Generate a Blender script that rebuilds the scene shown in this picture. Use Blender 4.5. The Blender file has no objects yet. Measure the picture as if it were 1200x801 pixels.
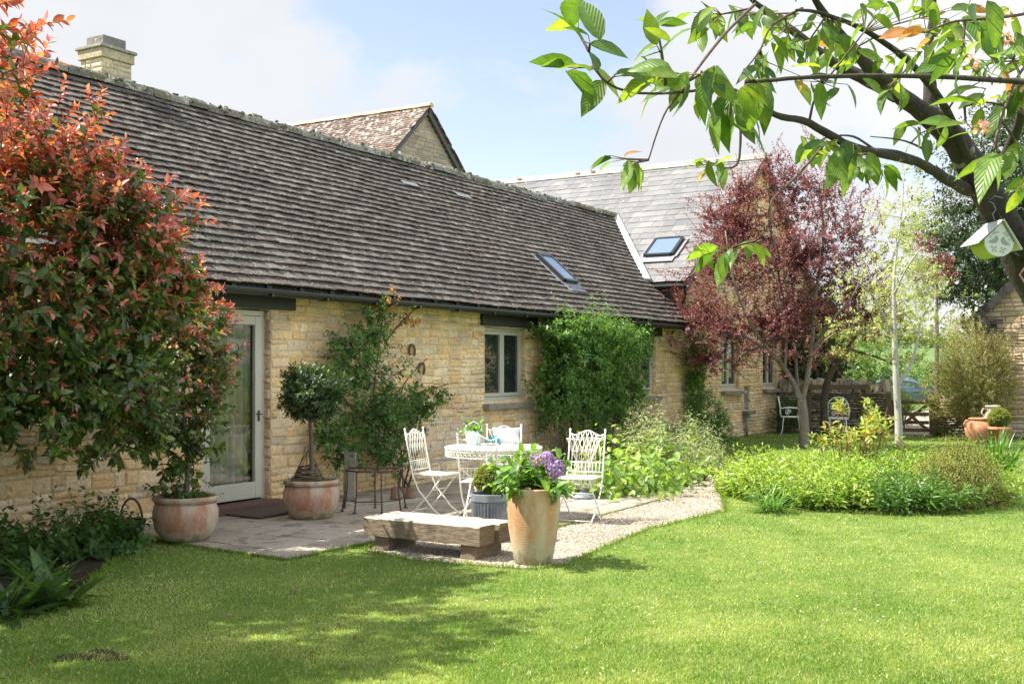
import bpy, math, random
import numpy as np
from mathutils import Vector

# ------------------------------------------------------------------ camera, light, exposure
SC = bpy.context.scene
COL = SC.collection
random.seed(11)
R = np.random.default_rng(11)

EYE, FPX, HZ = 1.55, 1319.0, 432.0          # eye height; focal length and horizon row of the 1200 px wide photograph
A31 = math.radians(31)
VD = np.array([math.cos(A31), math.sin(A31), 0.0])     # viewing direction on the ground
RD = np.array([math.sin(A31), -math.cos(A31), 0.0])    # to the right
# world: X runs along the cottage front (away), Y points into the house, the front wall is the plane Y = 8.8
WALL = 8.8

cam = bpy.data.objects.new('camera', bpy.data.cameras.new('camera'))
COL.objects.link(cam)
cam.location = (0, 0, EYE)
cam.rotation_euler = (math.radians(90), 0, math.radians(-59))
cam.data.sensor_width = 36
cam.data.lens = 36 * FPX / 1200
cam.data.shift_y = (HZ - 400.5) / 1200
cam.data.clip_start = 0.05
cam.data.clip_end = 3000
SC.camera = cam

SUN_EL = math.radians(51)
SUN_AZ = np.array([-0.515, 0.857])           # horizontal direction towards the sun (behind the house, to the left)
SUN_DIR = Vector((SUN_AZ[0] * math.cos(SUN_EL), SUN_AZ[1] * math.cos(SUN_EL), math.sin(SUN_EL))).normalized()
sl = bpy.data.lights.new('sun', 'SUN')
sl.energy = 4.5
sl.angle = math.radians(0.6)
sl.color = (1.0, 0.95, 0.86)
sun = bpy.data.objects.new('sun', sl)
COL.objects.link(sun)
sun.rotation_euler = SUN_DIR.to_track_quat('Z', 'Y').to_euler()
sun.location = (0, 0, 30)

SC.render.engine = 'CYCLES'
SC.cycles.use_denoising = True
SC.cycles.max_bounces = 8
SC.cycles.transparent_max_bounces = 8
SC.view_settings.view_transform = 'Standard'
SC.view_settings.look = 'None'
SC.view_settings.gamma = 1
SC.view_settings.exposure = 1.48

W = bpy.data.worlds.new('World')
SC.world = W
W.use_nodes = True
nt = W.node_tree
nt.nodes.clear()
def N(t, kind, **kw):
    n = t.nodes.new(kind)
    for k, v in kw.items():
        if k.startswith('i_'):
            n.inputs[k[2:].replace('_', ' ')].default_value = v
        else:
            setattr(n, k, v)
    return n
out = N(nt, 'ShaderNodeOutputWorld')
bg = N(nt, 'ShaderNodeBackground')
bg.inputs['Strength'].default_value = 0.15
sky = N(nt, 'ShaderNodeTexSky')
sky.sky_type = 'NISHITA'
sky.sun_disc = False
sky.sun_elevation = SUN_EL
sky.sun_rotation = math.atan2(SUN_AZ[0], SUN_AZ[1]) % (2 * math.pi)
sky.air_density = 1.0
sky.dust_density = 1.2
sky.ozone_density = 1.0
# broken cumulus: noise over the direction, stretched along the horizon, thicker towards the left of the view
tc = N(nt, 'ShaderNodeTexCoord')
mp = N(nt, 'ShaderNodeMapping')
mp.inputs['Location'].default_value = (0.35, 0.9, 0.1)
mp.inputs['Scale'].default_value = (1.0, 1.0, 2.0)
nz = N(nt, 'ShaderNodeTexNoise')
nz.inputs['Scale'].default_value = 4.2
nz.inputs['Detail'].default_value = 9
nz.inputs['Roughness'].default_value = 0.58
nz.inputs['Distortion'].default_value = 0.25
nt.links.new(tc.outputs['Generated'], mp.inputs['Vector'])
nt.links.new(mp.outputs['Vector'], nz.inputs['Vector'])
def sky_dir(px, py):
    d = VD + RD * (px - 600) / FPX + np.array([0, 0, (HZ - py) / FPX])
    return d / np.linalg.norm(d)
nk = N(nt, 'ShaderNodeMapRange', clamp=False)
nk.inputs['From Min'].default_value = 0.3
nk.inputs['From Max'].default_value = 0.7
nk.inputs['To Min'].default_value = 0.22
nk.inputs['To Max'].default_value = 0.78
nt.links.new(nz.outputs['Fac'], nk.inputs['Value'])
acc = nk.outputs['Result']
def blob(px, py, lo, hi, amp):
    """a bank of cloud (amp > 0) or a clear patch (amp < 0) round one direction of the sky"""
    global acc
    dp = N(nt, 'ShaderNodeVectorMath', operation='DOT_PRODUCT')
    nm = N(nt, 'ShaderNodeVectorMath', operation='NORMALIZE')
    nt.links.new(tc.outputs['Generated'], nm.inputs[0])
    nt.links.new(nm.outputs[0], dp.inputs[0])
    dp.inputs[1].default_value = tuple(sky_dir(px, py))
    mr = N(nt, 'ShaderNodeMapRange', interpolation_type='SMOOTHSTEP')
    mr.inputs['From Min'].default_value = math.cos(math.radians(hi))
    mr.inputs['From Max'].default_value = math.cos(math.radians(lo))
    mr.inputs['To Min'].default_value = 0
    mr.inputs['To Max'].default_value = amp
    nt.links.new(dp.outputs['Value'], mr.inputs['Value'])
    ad = N(nt, 'ShaderNodeMath', operation='ADD')
    nt.links.new(acc, ad.inputs[0])
    nt.links.new(mr.outputs['Result'], ad.inputs[1])
    acc = ad.outputs[0]
blob(40, 60, 1, 20, 0.34)
blob(540, 175, 0.5, 7, 0.16)
blob(560, 30, 1, 11, -0.36)
blob(820, 160, 1, 12, 0.14)
blob(1050, 60, 1, 14, 0.20)
cr = N(nt, 'ShaderNodeValToRGB')
cr.color_ramp.elements[0].position = 0.46
cr.color_ramp.elements[0].color = (0.12, 0.12, 0.12, 1)
cr.color_ramp.elements[1].position = 0.64
cr.color_ramp.elements[1].color = (1, 1, 1, 1)
nt.links.new(acc, cr.inputs['Fac'])
nz2 = N(nt, 'ShaderNodeTexNoise')
nz2.inputs['Scale'].default_value = 7
nz2.inputs['Detail'].default_value = 6
nt.links.new(mp.outputs['Vector'], nz2.inputs['Vector'])
cc = N(nt, 'ShaderNodeMix', data_type='RGBA')
cc.inputs[6].default_value = (1.85, 1.95, 2.1, 1)
cc.inputs[7].default_value = (2.35, 2.37, 2.4, 1)
nt.links.new(nz2.outputs['Fac'], cc.inputs[0])
mx = N(nt, 'ShaderNodeMix', data_type='RGBA')
nt.links.new(cr.outputs['Color'], mx.inputs[0])
st = N(nt, 'ShaderNodeMix', data_type='RGBA', blend_type='MULTIPLY')
st.inputs[0].default_value = 1
st.inputs[7].default_value = (0.70, 0.62, 0.585, 1)
nt.links.new(sky.outputs['Color'], st.inputs[6])
nt.links.new(st.outputs[2], mx.inputs[6])
# unseen cloud behind the camera brightened, added fill for the shaded front wall
bd = N(nt, 'ShaderNodeVectorMath', operation='DOT_PRODUCT')
bnm = N(nt, 'ShaderNodeVectorMath', operation='NORMALIZE')
nt.links.new(tc.outputs['Generated'], bnm.inputs[0])
nt.links.new(bnm.outputs[0], bd.inputs[0])
bd.inputs[1].default_value = (0.1, -0.85, 0.5)
bm = N(nt, 'ShaderNodeMapRange', interpolation_type='SMOOTHSTEP')
bm.inputs['From Min'].default_value = -0.1
bm.inputs['From Max'].default_value = 0.9
bm.inputs['To Min'].default_value = 1.0
bm.inputs['To Max'].default_value = 3.3
nt.links.new(bd.outputs['Value'], bm.inputs['Value'])
bs = N(nt, 'ShaderNodeVectorMath', operation='SCALE')
nt.links.new(cc.outputs[2], bs.inputs[0])
nt.links.new(bm.outputs['Result'], bs.inputs['Scale'])
nt.links.new(bs.outputs[0], mx.inputs[7])
nt.links.new(mx.outputs[2], bg.inputs['Color'])
nt.links.new(bg.outputs[0], out.inputs[0])

# ------------------------------------------------------------------ placing helpers
def P(px, py, d):
    """point d metres away (along the view) in the direction of a photo pixel"""
    return VD * d + RD * ((px - 600) / FPX * d) + np.array([0, 0, EYE - (py - HZ) / FPX * d])
def L(d, lat, z=0.0):
    """point on the ground d metres ahead and lat metres to the right"""
    return VD * d + RD * lat + np.array([0, 0, z])
def G(px, py, z=0.0):
    return P(px, py, FPX * (EYE - z) / (py - HZ))

# ------------------------------------------------------------------ mesh builder
ORG = {}
def unit(a):
    a = np.asarray(a, float)
    return a / (np.linalg.norm(a, axis=-1, keepdims=True) + 1e-9)

# leaf blade: midrib and two margins at six stations, folded along the midrib
_st = [(.12, .27), (.32, .46), (.55, .48), (.76, .32), (.90, .13)]
LEAF_T = np.array([[0, 0, 0]] + [q for x, w in _st for q in ([x, -w, w], [x, 0, 0], [x, w, w])] + [[1, 0, 0]], float)
LEAF_LP, LEAF_LC = [0, 2, 1, 0, 3, 2], [3, 3]
for _i in range(4):
    _a = 1 + 3 * _i
    LEAF_LP += [_a, _a + 1, _a + 4, _a + 3, _a + 1, _a + 2, _a + 5, _a + 4]
    LEAF_LC += [4, 4]
LEAF_LP += [13, 14, 16, 14, 15, 16]
LEAF_LC += [3, 3]
LEAF_PH = LEAF_T[:, 0] * 9.0 - np.abs(LEAF_T[:, 1]) * 7.0 + 8.0
LEAF_RIB = np.array([1.2] + [.93, 1.22, .93] * 5 + [1.0])

class MB:
    def __init__(s):
        s.V, s.LI, s.LC, s.C, s.S, s.A, s.n = [], [], [], [], [], [], 0
    def arr(s, v, loops, counts, col, smooth=False, al=None):
        v = np.asarray(v, float).reshape(-1, 3)
        s.V.append(v)
        s.LI.append(np.asarray(loops, np.int64).ravel() + s.n)
        counts = np.asarray(counts, np.int64).ravel()
        s.LC.append(counts)
        c = np.asarray(col, float)
        if c.ndim == 1:
            c = np.tile(c, (len(v), 1))
        s.C.append(c[:, :3])
        s.A.append(np.zeros(len(v)) if al is None else al)
        s.S.append(np.full(len(counts), smooth))
        s.n += len(v)
    def add(s, v, faces, col=(.8, .8, .8), smooth=False):
        s.arr(v, [i for f in faces for i in f], [len(f) for f in faces], col, smooth)
    def box(s, c, size, ax=None, col=(.8, .8, .8), jit=0.0):
        """box centred at c; ax = three unit axes as rows"""
        ax = np.eye(3) if ax is None else np.asarray(ax, float)
        h = np.asarray(size, float) / 2
        q = np.array([[x, y, z] for x in (-1, 1) for y in (-1, 1) for z in (-1, 1)], float) * h
        if jit:
            q += R.uniform(-jit, jit, q.shape)
        v = np.asarray(c, float) + q @ ax
        s.add(v, [(0, 1, 3, 2), (4, 6, 7, 5), (0, 4, 5, 1), (2, 3, 7, 6), (0, 2, 6, 4), (1, 5, 7, 3)], col)
    def bar(s, a, b, w, h, up=(0, 0, 1), col=(.8, .8, .8)):
        a, b = np.asarray(a, float), np.asarray(b, float)
        x = unit(b - a)
        y = unit(np.cross(up, x))
        z = np.cross(x, y)
        s.box((a + b) / 2, (np.linalg.norm(b - a), w, h), [x, y, z], col)
    def tube(s, pts, rad, n=6, col=(.8, .8, .8), caps=True, closed=False):
        p = np.asarray(pts, float)
        m = len(p)
        rad = np.full(m, rad, float) if np.isscalar(rad) else np.asarray(rad, float)
        if closed:
            t = unit(np.roll(p, -1, 0) - np.roll(p, 1, 0))
        else:
            t = unit(np.gradient(p, axis=0))
        ref = np.array([0, 0, 1.0]) if abs(t[0][2]) < .9 else np.array([1.0, 0, 0])
        x = unit(np.cross(ref, t[0]))
        v = []
        an = np.arange(n) * 2 * math.pi / n
        for i in range(m):
            x = unit(x - t[i] * np.dot(x, t[i]))
            y = np.cross(t[i], x)
            v.append(p[i] + rad[i] * (np.cos(an)[:, None] * x + np.sin(an)[:, None] * y))
        v = np.concatenate(v)
        f = []
        for i in range(m if closed else m - 1):
            j = (i + 1) % m
            for k in range(n):
                l = (k + 1) % n
                f.append((i * n + k, i * n + l, j * n + l, j * n + k))
        if caps and not closed:
            f.append(tuple(range(n - 1, -1, -1)))
            f.append(tuple((m - 1) * n + k for k in range(n)))
        s.add(v, f, col, True)
    def lathe(s, prof, c, n=32, col=(.8, .8, .8), wob=0.0, closed=True, smooth=True):
        v, f = [], []
        for r, z in prof:
            a = np.arange(n) * 2 * math.pi / n
            rr = r * (1 + wob * np.sin(3 * a + z * 9))
            v.append(np.stack([rr * np.cos(a), rr * np.sin(a), np.full(n, z)], 1))
        v = np.concatenate(v) + np.asarray(c, float)
        for i in range(len(prof) - 1):
            for k in range(n):
                l = (k + 1) % n
                f.append((i * n + k, i * n + l, (i + 1) * n + l, (i + 1) * n + k))
        if closed:
            f.append(tuple(range(n - 1, -1, -1)))
            f.append(tuple((len(prof) - 1) * n + k for k in range(n)))
        s.add(v, f, col, smooth)
    def poly(s, pts, z0, z1, col=(.8, .8, .8)):
        """prism over a ground polygon given in any order of turning"""
        p = np.asarray(pts, float)[:, :2]
        ar = np.sum(p[:, 0] * np.roll(p[:, 1], -1) - np.roll(p[:, 0], -1) * p[:, 1])
        if ar < 0:
            p = p[::-1]
        n = len(p)
        v = np.concatenate([np.c_[p, np.full(n, z1)], np.c_[p, np.full(n, z0)]])
        f = [tuple(range(n))] + [(i, n + i, n + (i + 1) % n, (i + 1) % n) for i in range(n)]
        s.add(v, f, col)
    def prism(s, prof, a, b, ex, ez, col=(.8, .8, .8)):
        """profile [(x,z)] swept straight from a to b"""
        a, b, ex, ez = (np.asarray(q, float) for q in (a, b, ex, ez))
        n = len(prof)
        q = np.array([ex * x + ez * z for x, z in prof])
        v = np.concatenate([a + q, b + q])
        f = [(i, (i + 1) % n, n + (i + 1) % n, n + i) for i in range(n)]
        f += [tuple(range(n - 1, -1, -1)), tuple(range(n, 2 * n))]
        s.add(v, f, col)
    def sticks(s, a, b, ra, rb, col):
        """many thin three-sided twigs at once"""
        a, b = np.asarray(a, float), np.asarray(b, float)
        m = len(a)
        if m == 0:
            return
        t = unit(b - a)
        x = unit(np.cross(t, R.normal(size=(m, 3))))
        y = np.cross(t, x)
        ra = np.broadcast_to(np.asarray(ra, float), (m,))[:, None]
        rb = np.broadcast_to(np.asarray(rb, float), (m,))[:, None]
        v = np.empty((m, 6, 3))
        for k in range(3):
            w = math.cos(k * 2.0944) * x + math.sin(k * 2.0944) * y
            v[:, k] = a + w * ra
            v[:, 3 + k] = b + w * rb
        lp = np.array([0, 1, 4, 3, 1, 2, 5, 4, 2, 0, 3, 5])
        loops = (np.arange(m) * 6)[:, None] + lp[None]
        c = np.asarray(col, float)
        c = np.tile(c, (m * 6, 1)) if c.ndim == 1 else np.repeat(c, 6, 0)
        s.arr(v, loops, np.full(m * 3, 4), c, True)
    def leaves(s, p, d, nrm, ln, wd, col, big=False, curl=.25, fold=.35):
        p, d = np.asarray(p, float), unit(d)
        m = len(p)
        if m == 0:
            return
        sd = unit(np.cross(d, nrm))
        nn = np.cross(sd, d)
        ln = np.broadcast_to(np.asarray(ln, float), (m,))
        wd = np.broadcast_to(np.asarray(wd, float), (m,))
        if big:
            T, lp, lc = LEAF_T, LEAF_LP, LEAF_LC
        else:
            T = np.array([[0, 0, 0], [.42, -.5, .5], [1, 0, 0], [.42, .5, .5]])
            lp = [0, 2, 1, 0, 3, 2]
            lc = [3, 3]
        k = len(T)
        cz = curl * R.uniform(.3, 1.6, m)
        v = (p[:, None] + d[:, None] * (T[None, :, 0:1] * ln[:, None, None])
             + sd[:, None] * (T[None, :, 1:2] * wd[:, None, None])
             + nn[:, None] * (T[None, :, 2:3] * (fold * wd)[:, None, None] - (T[None, :, 0:1] ** 2) * (cz * ln)[:, None, None]))
        loops = (np.arange(m) * k)[:, None] + np.array(lp)[None]
        c = np.repeat(np.asarray(col, float), k, 0)
        if big:
            c = c * np.tile(LEAF_RIB, m)[:, None]
        s.arr(v, loops, np.tile(lc, m), c, big, np.tile(LEAF_PH, m) if big else None)
    def build(s, name, mat, parent=None, org=None, bevel=0.0, solidify=0.0):
        me = bpy.data.meshes.new(name)
        o = bpy.data.objects.new(name, me)
        v = np.concatenate(s.V)
        if parent is not None:
            g = np.asarray(ORG.get(parent.name, (0, 0, 0)), float)
            o.parent = parent
            ORG[o.name] = g
        else:
            g = np.zeros(3) if org is None else np.asarray(org, float)
            ORG[o.name] = g
            o.location = g
        v = v - g
        li, lc = np.concatenate(s.LI), np.concatenate(s.LC)
        me.vertices.add(len(v))
        me.vertices.foreach_set('co', v.ravel())
        me.loops.add(len(li))
        me.loops.foreach_set('vertex_index', li.astype(np.int32))
        me.polygons.add(len(lc))
        st = np.concatenate([[0], np.cumsum(lc)[:-1]])
        me.polygons.foreach_set('loop_start', st.astype(np.int32))
        me.polygons.foreach_set('loop_total', lc.astype(np.int32))
        me.polygons.foreach_set('use_smooth', np.concatenate(s.S))
        at = me.attributes.new('col', 'FLOAT_COLOR', 'POINT')
        c = np.concatenate(s.C)
        at.data.foreach_set('color', np.c_[c, np.concatenate(s.A)].ravel())
        me.update()
        me.validate()
        me.materials.append(mat)
        COL.objects.link(o)
        if bevel:
            b = o.modifiers.new('edge', 'BEVEL')
            b.width = bevel
            b.segments = 2
            b.limit_method = 'ANGLE'
        return o

def tag(o, label=None, cat=None, group=None, kind=None):
    if label: o['label'] = label
    if cat: o['category'] = cat
    if group: o['group'] = group
    if kind: o['kind'] = kind
    return o
def thing(name, label, cat, loc=(0, 0, 0), group=None):
    o = bpy.data.objects.new(name, None)
    o.empty_display_size = .2
    o.location = tuple(loc)
    COL.objects.link(o)
    ORG[o.name] = np.asarray(loc, float)
    return tag(o, label, cat, group)
def copy_tree(o, parent=None):
    c = o.copy()
    COL.objects.link(c)
    if parent is not None:
        c.parent = parent
    for ch in [q for q in o.children]:
        copy_tree(ch, c)
    return c

# ------------------------------------------------------------------ materials
def newmat(name):
    m = bpy.data.materials.new(name)
    m.use_nodes = True
    t = m.node_tree
    b = t.nodes['Principled BSDF']
    return m, t, b
def coords(t, scale=1.0, stretch=(1, 1, 1)):
    c = N(t, 'ShaderNodeTexCoord')
    g = N(t, 'ShaderNodeMapping')
    g.inputs['Scale'].default_value = tuple(scale * x for x in stretch)
    t.links.new(c.outputs['Object'], g.inputs['Vector'])
    return g.outputs['Vector']
def noise(t, vec, scale, detail=5, rough=.6):
    n = N(t, 'ShaderNodeTexNoise')
    n.inputs['Scale'].default_value = scale
    n.inputs['Detail'].default_value = detail
    n.inputs['Roughness'].default_value = rough
    t.links.new(vec, n.inputs['Vector'])
    return n.outputs['Fac']
def rng_(t, v, a, b, lo=.25, hi=.75):
    m = N(t, 'ShaderNodeMapRange')
    m.inputs['From Min'].default_value = lo
    m.inputs['From Max'].default_value = hi
    m.inputs['To Min'].default_value = a
    m.inputs['To Max'].default_value = b
    t.links.new(v, m.inputs['Value'])
    return m.outputs['Result']
def mixc(t, fac, a, b, mode='MIX'):
    m = N(t, 'ShaderNodeMix', data_type='RGBA', blend_type=mode)
    for s, q in ((0, fac), (6, a), (7, b)):
        if hasattr(q, 'is_linked'):
            t.links.new(q, m.inputs[s])
        elif s == 0:
            m.inputs[0].default_value = q
        else:
            m.inputs[s].default_value = (*q[:3], 1)
    return m.outputs[2]
def bump(t, b, h, strength, dist):
    n = N(t, 'ShaderNodeBump')
    n.inputs['Strength'].default_value = strength
    n.inputs['Distance'].default_value = dist
    t.links.new(h, n.inputs['Height'])
    t.links.new(n.outputs['Normal'], b.inputs['Normal'])
def attr(t):
    a = N(t, 'ShaderNodeAttribute')
    a.attribute_name = 'col'
    return a.outputs['Color']

def mat_attr(name, rough=.9, fine=40, amt=.35, bstr=.5, bdist=.01, spots=None, spot_scale=14, spot_lo=.6, big=1.2, bigamt=.2, spec=.3):
    """colour per piece (mesh attribute) broken up by fine grain, broad mottling and optional lichen or stain spots"""
    m, t, b = newmat(name)
    v = coords(t)
    f = noise(t, v, fine, 6, .65)
    g = noise(t, v, big, 3, .5)
    c = attr(t)
    k = N(t, 'ShaderNodeMath', operation='MULTIPLY')
    t.links.new(rng_(t, f, 1 - amt, 1 + amt), k.inputs[0])
    t.links.new(rng_(t, g, 1 - bigamt, 1 + bigamt), k.inputs[1])
    vm = N(t, 'ShaderNodeVectorMath', operation='SCALE')
    t.links.new(c, vm.inputs[0])
    t.links.new(k.outputs[0], vm.inputs['Scale'])
    c = vm.outputs[0]
    if spots:
        sp = noise(t, v, spot_scale, 4, .6)
        c = mixc(t, rng_(t, sp, 0, .8, spot_lo, spot_lo + .08), c, spots)
    t.links.new(c, b.inputs['Base Color'])
    b.inputs['Roughness'].default_value = rough
    b.inputs['Specular IOR Level'].default_value = spec
    bump(t, b, f, bstr, bdist)
    return m
def mat_plain(name, col, rough=.5, metal=0, fine=30, amt=.12, bstr=.1, bdist=.003, col2=None, c2scale=5, c2lo=.5, c2hi=.65, stretch=(1, 1, 1), spec=.5):
    m, t, b = newmat(name)
    v = coords(t, 1, stretch)
    f = noise(t, v, fine, 5, .6)
    c = mixc(t, rng_(t, f, 0, 1), [x * (1 - amt) for x in col], [min(1, x * (1 + amt)) for x in col])
    if col2:
        h = noise(t, v, c2scale, 6, .65)
        c = mixc(t, rng_(t, h, 0, 1, c2lo, c2hi), c, col2)
    t.links.new(c, b.inputs['Base Color'])
    b.inputs['Roughness'].default_value = rough
    b.inputs['Metallic'].default_value = metal
    b.inputs['Specular IOR Level'].default_value = spec
    bump(t, b, f, bstr, bdist)
    return m
def mat_leaf(name, rough=.45, trans=.35, spec=.5, amt=.2):
    m, t, b = newmat(name)
    v = coords(t)
    f = noise(t, v, 60, 3, .5)
    vm = N(t, 'ShaderNodeVectorMath', operation='SCALE')
    t.links.new(attr(t), vm.inputs[0])
    t.links.new(rng_(t, f, 1 - amt, 1 + amt), vm.inputs['Scale'])
    t.links.new(vm.outputs[0], b.inputs['Base Color'])
    b.inputs['Roughness'].default_value = rough
    b.inputs['Specular IOR Level'].default_value = spec
    tr = N(t, 'ShaderNodeBsdfTranslucent')
    hs = N(t, 'ShaderNodeMix', data_type='RGBA', blend_type='MULTIPLY')
    hs.inputs[0].default_value = 1
    t.links.new(vm.outputs[0], hs.inputs[6])
    hs.inputs[7].default_value = (2.3, 2.2, .9, 1)
    t.links.new(hs.outputs[2], tr.inputs['Color'])
    ms = N(t, 'ShaderNodeMixShader')
    ms.inputs[0].default_value = trans
    t.links.new(b.outputs[0], ms.inputs[1])
    t.links.new(tr.outputs[0], ms.inputs[2])
    t.links.new(ms.outputs[0], t.nodes['Material Output'].inputs[0])
    return m
def mat_glass(name, tint=(.02, .025, .025)):
    """window pane: dark room behind unless tinted for mirrored sky, mirror-like face"""
    m, t, b = newmat(name)
    b.inputs['Base Color'].default_value = (*tint, 1)
    b.inputs['Roughness'].default_value = .03
    b.inputs['Specular IOR Level'].default_value = .9
    b.inputs['IOR'].default_value = 1.6
    v = coords(t)
    bump(t, b, noise(t, v, 1.5, 2, .5), .05, .02)
    return m

def mat_vein(name, rough=.4, trans=.4):
    """broad leaf with pale side veins (phase carried by the attribute's alpha) and quilted relief"""
    m = mat_leaf(name, rough, trans, .4, .25)
    t = m.node_tree
    b = t.nodes['Principled BSDF']
    a = next(n for n in t.nodes if n.type == 'ATTRIBUTE')
    fr = N(t, 'ShaderNodeMath', operation='PINGPONG')
    fr.inputs[1].default_value = .5
    t.links.new(a.outputs['Alpha'], fr.inputs[0])
    mr = rng_(t, fr.outputs[0], 1.35, .92, 0, .13)
    sc = next(n for n in t.nodes if n.type == 'VECT_MATH')
    old = sc.inputs['Scale'].links[0].from_socket
    mu = N(t, 'ShaderNodeMath', operation='MULTIPLY')
    t.links.new(old, mu.inputs[0])
    t.links.new(mr, mu.inputs[1])
    t.links.new(mu.outputs[0], sc.inputs['Scale'])
    bump(t, b, fr.outputs[0], .5, .004)
    return m
M = {}
M['stone'] = mat_attr('rubble_stone', .95, 34, .32, .9, .012, spots=(.36, .28, .17), spot_scale=11, spot_lo=.6, big=1.6, bigamt=.25)
M['oldstone'] = mat_attr('dry_stone', .95, 26, .35, .8, .015, spots=(.5, .5, .44), spot_scale=12, spot_lo=.6)
M['tile'] = mat_attr('roof_tile', .9, 60, .4, .6, .006, spots=(.40, .37, .31), spot_scale=34, spot_lo=.585, big=.7, bigamt=.25)
M['slate'] = mat_attr('roof_slate', .55, 30, .18, .35, .004, spots=(.5, .49, .45), spot_scale=9, spot_lo=.64, big=.8, bigamt=.15, spec=.5)
M['redtile'] = mat_attr('red_tile', .9, 40, .35, .5, .006, spots=(.55, .52, .46), spot_scale=7, spot_lo=.56, big=.7, bigamt=.3)
M['moss'] = mat_attr('mossy_ridge', .95, 24, .5, 1, .03, spots=(.5, .5, .4), spot_scale=11, spot_lo=.56)
M['flag'] = mat_attr('flagstone', .9, 35, .3, .4, .006, spots=(.15, .125, .095), spot_scale=5, spot_lo=.55, big=1.6, bigamt=.25, spec=.2)
M['daisy'] = mat_leaf('daisy', .7, .2, .2)
M['pebble'] = mat_attr('pebble', .85, 60, .15, .2, .003)
M['black'] = mat_plain('black_timber', (.018, .017, .016), .6, 0, 25, .4, .4, .006, stretch=(.2, 1, 1))
M['gutter'] = mat_plain('black_gutter', (.02, .021, .022), .35, 0, 30, .2, .1, .002)
M['frame'] = mat_plain('sage_paint', (.46, .44, .35), .45, 0, 20, .05, .1, .002)
M['glass'] = mat_glass('window_glass')
M['skyglass'] = mat_glass('painted_sky_glass', (.13, .19, .27))  # blue base colour stands in for the reflected sky
M['lead'] = mat_plain('lead_flashing', (.40, .40, .39), .7, 0, 20, .12, .2, .004, (.28, .28, .27), 4)
M['dulllead'] = mat_plain('dull_lead', (.21, .215, .225), .7, 0, 20, .15, .2, .004, (.15, .15, .155), 4)
M['sill'] = mat_plain('stone_sill', (.24, .21, .16), .9, 0, 30, .2, .4, .006, (.12, .11, .09), 6)
M['white'] = mat_plain('chipped_white_paint', (.80, .78, .70), .5, 0, 40, .05, .15, .002, (.42, .30, .20), 26, .66, .72)
M['whitewire'] = mat_plain('white_wire', (.82, .82, .80), .45, 0, 40, .04, .1, .001)
M['greywire'] = mat_plain('weathered_wire', (.60, .55, .48), .7, 0, 40, .15, .2, .002, (.38, .29, .2), 18)
M['rust'] = mat_plain('rusty_iron', (.10, .065, .045), .85, .2, 50, .35, .4, .003, (.18, .09, .045), 14)
M['sleeper'] = mat_plain('weathered_shaded_oak', (.185, .145, .10), .9, 0, 22, .3, .9, .01, (.11, .085, .055), 7, .5, .7, stretch=(.55, .55, 1.8), spec=.2)  # weathered sides, with their shade put into the darker colour
M['oaktop'] = mat_plain('silvered_sunlit_oak', (.50, .42, .32), .9, 0, 40, .25, .5, .006, (.28, .21, .14), 5, .55, .7, spec=.2)  # silvered top, with the sunlight on it put into the colour
M['wood'] = mat_plain('grey_wood', (.15, .11, .075), .85, 0, 20, .3, .5, .006, (.12, .09, .06), 4, stretch=(1, 1, .4))
M['wicker'] = mat_plain('brown_wicker', (.13, .085, .05), .8, 0, 40, .4, .4, .004)
M['greytub'] = mat_plain('galvanised_tub', (.19, .215, .245), .5, .35, 30, .15, .2, .003, (.28, .29, .3), 8)
M['soil'] = mat_plain('soil', (.05, .035, .022), .95, 0, 40, .4, 1, .02)
M['mat'] = mat_plain('coir_mat', (.10, .07, .05), .95, 0, 150, .4, 1, .01)
M['brick'] = mat_plain('dark_brick', (.12, .06, .045), .9, 0, 30, .25, .5, .006)
M['leaf'] = mat_leaf('leaf', .42, .36)
M['gloss'] = mat_leaf('glossy_leaf', .36, .3, .5)
M['veinleaf'] = mat_vein('veined_leaf')
M['softleaf'] = mat_leaf('soft_leaf', .6, .42, .3)
M['grassblade'] = mat_leaf('grass_blade', .6, .38, .25, .15)
M['darkleaf'] = mat_leaf('dark_leaf', .55, .15, .35)
M['petal'] = mat_leaf('petal', .6, .3, .2)
M['bark'] = mat_attr('bark', .95, 40, .4, 1, .012, spots=(.3, .29, .24), spot_scale=14, spot_lo=.62)
M['birch'] = mat_attr('pale_bark', .8, 30, .15, .5, .006, spots=(.16, .14, .12), spot_scale=18, spot_lo=.63)
M['curtain'] = mat_plain('linen_curtain', (.42, .38, .31), .9, 0, 60, .08, .2, .003)
M['teal'] = mat_plain('teal_cloth', (.02, .26, .34), .8, 0, 50, .15, .2, .003)
M['paleblue'] = mat_plain('pale_blue_enamel', (.52, .66, .68), .4, 0, 30, .08, .1, .002)
M['cloth'] = mat_plain('printed_cloth', (.62, .6, .58), .85, 0, 25, .2, .2, .004, (.3, .36, .42), 22)
M['cream_jar'] = mat_plain('cream_glaze', (.58, .52, .42), .6, 0, 20, .15, .2, .004, (.4, .33, .25), 6)

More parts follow.
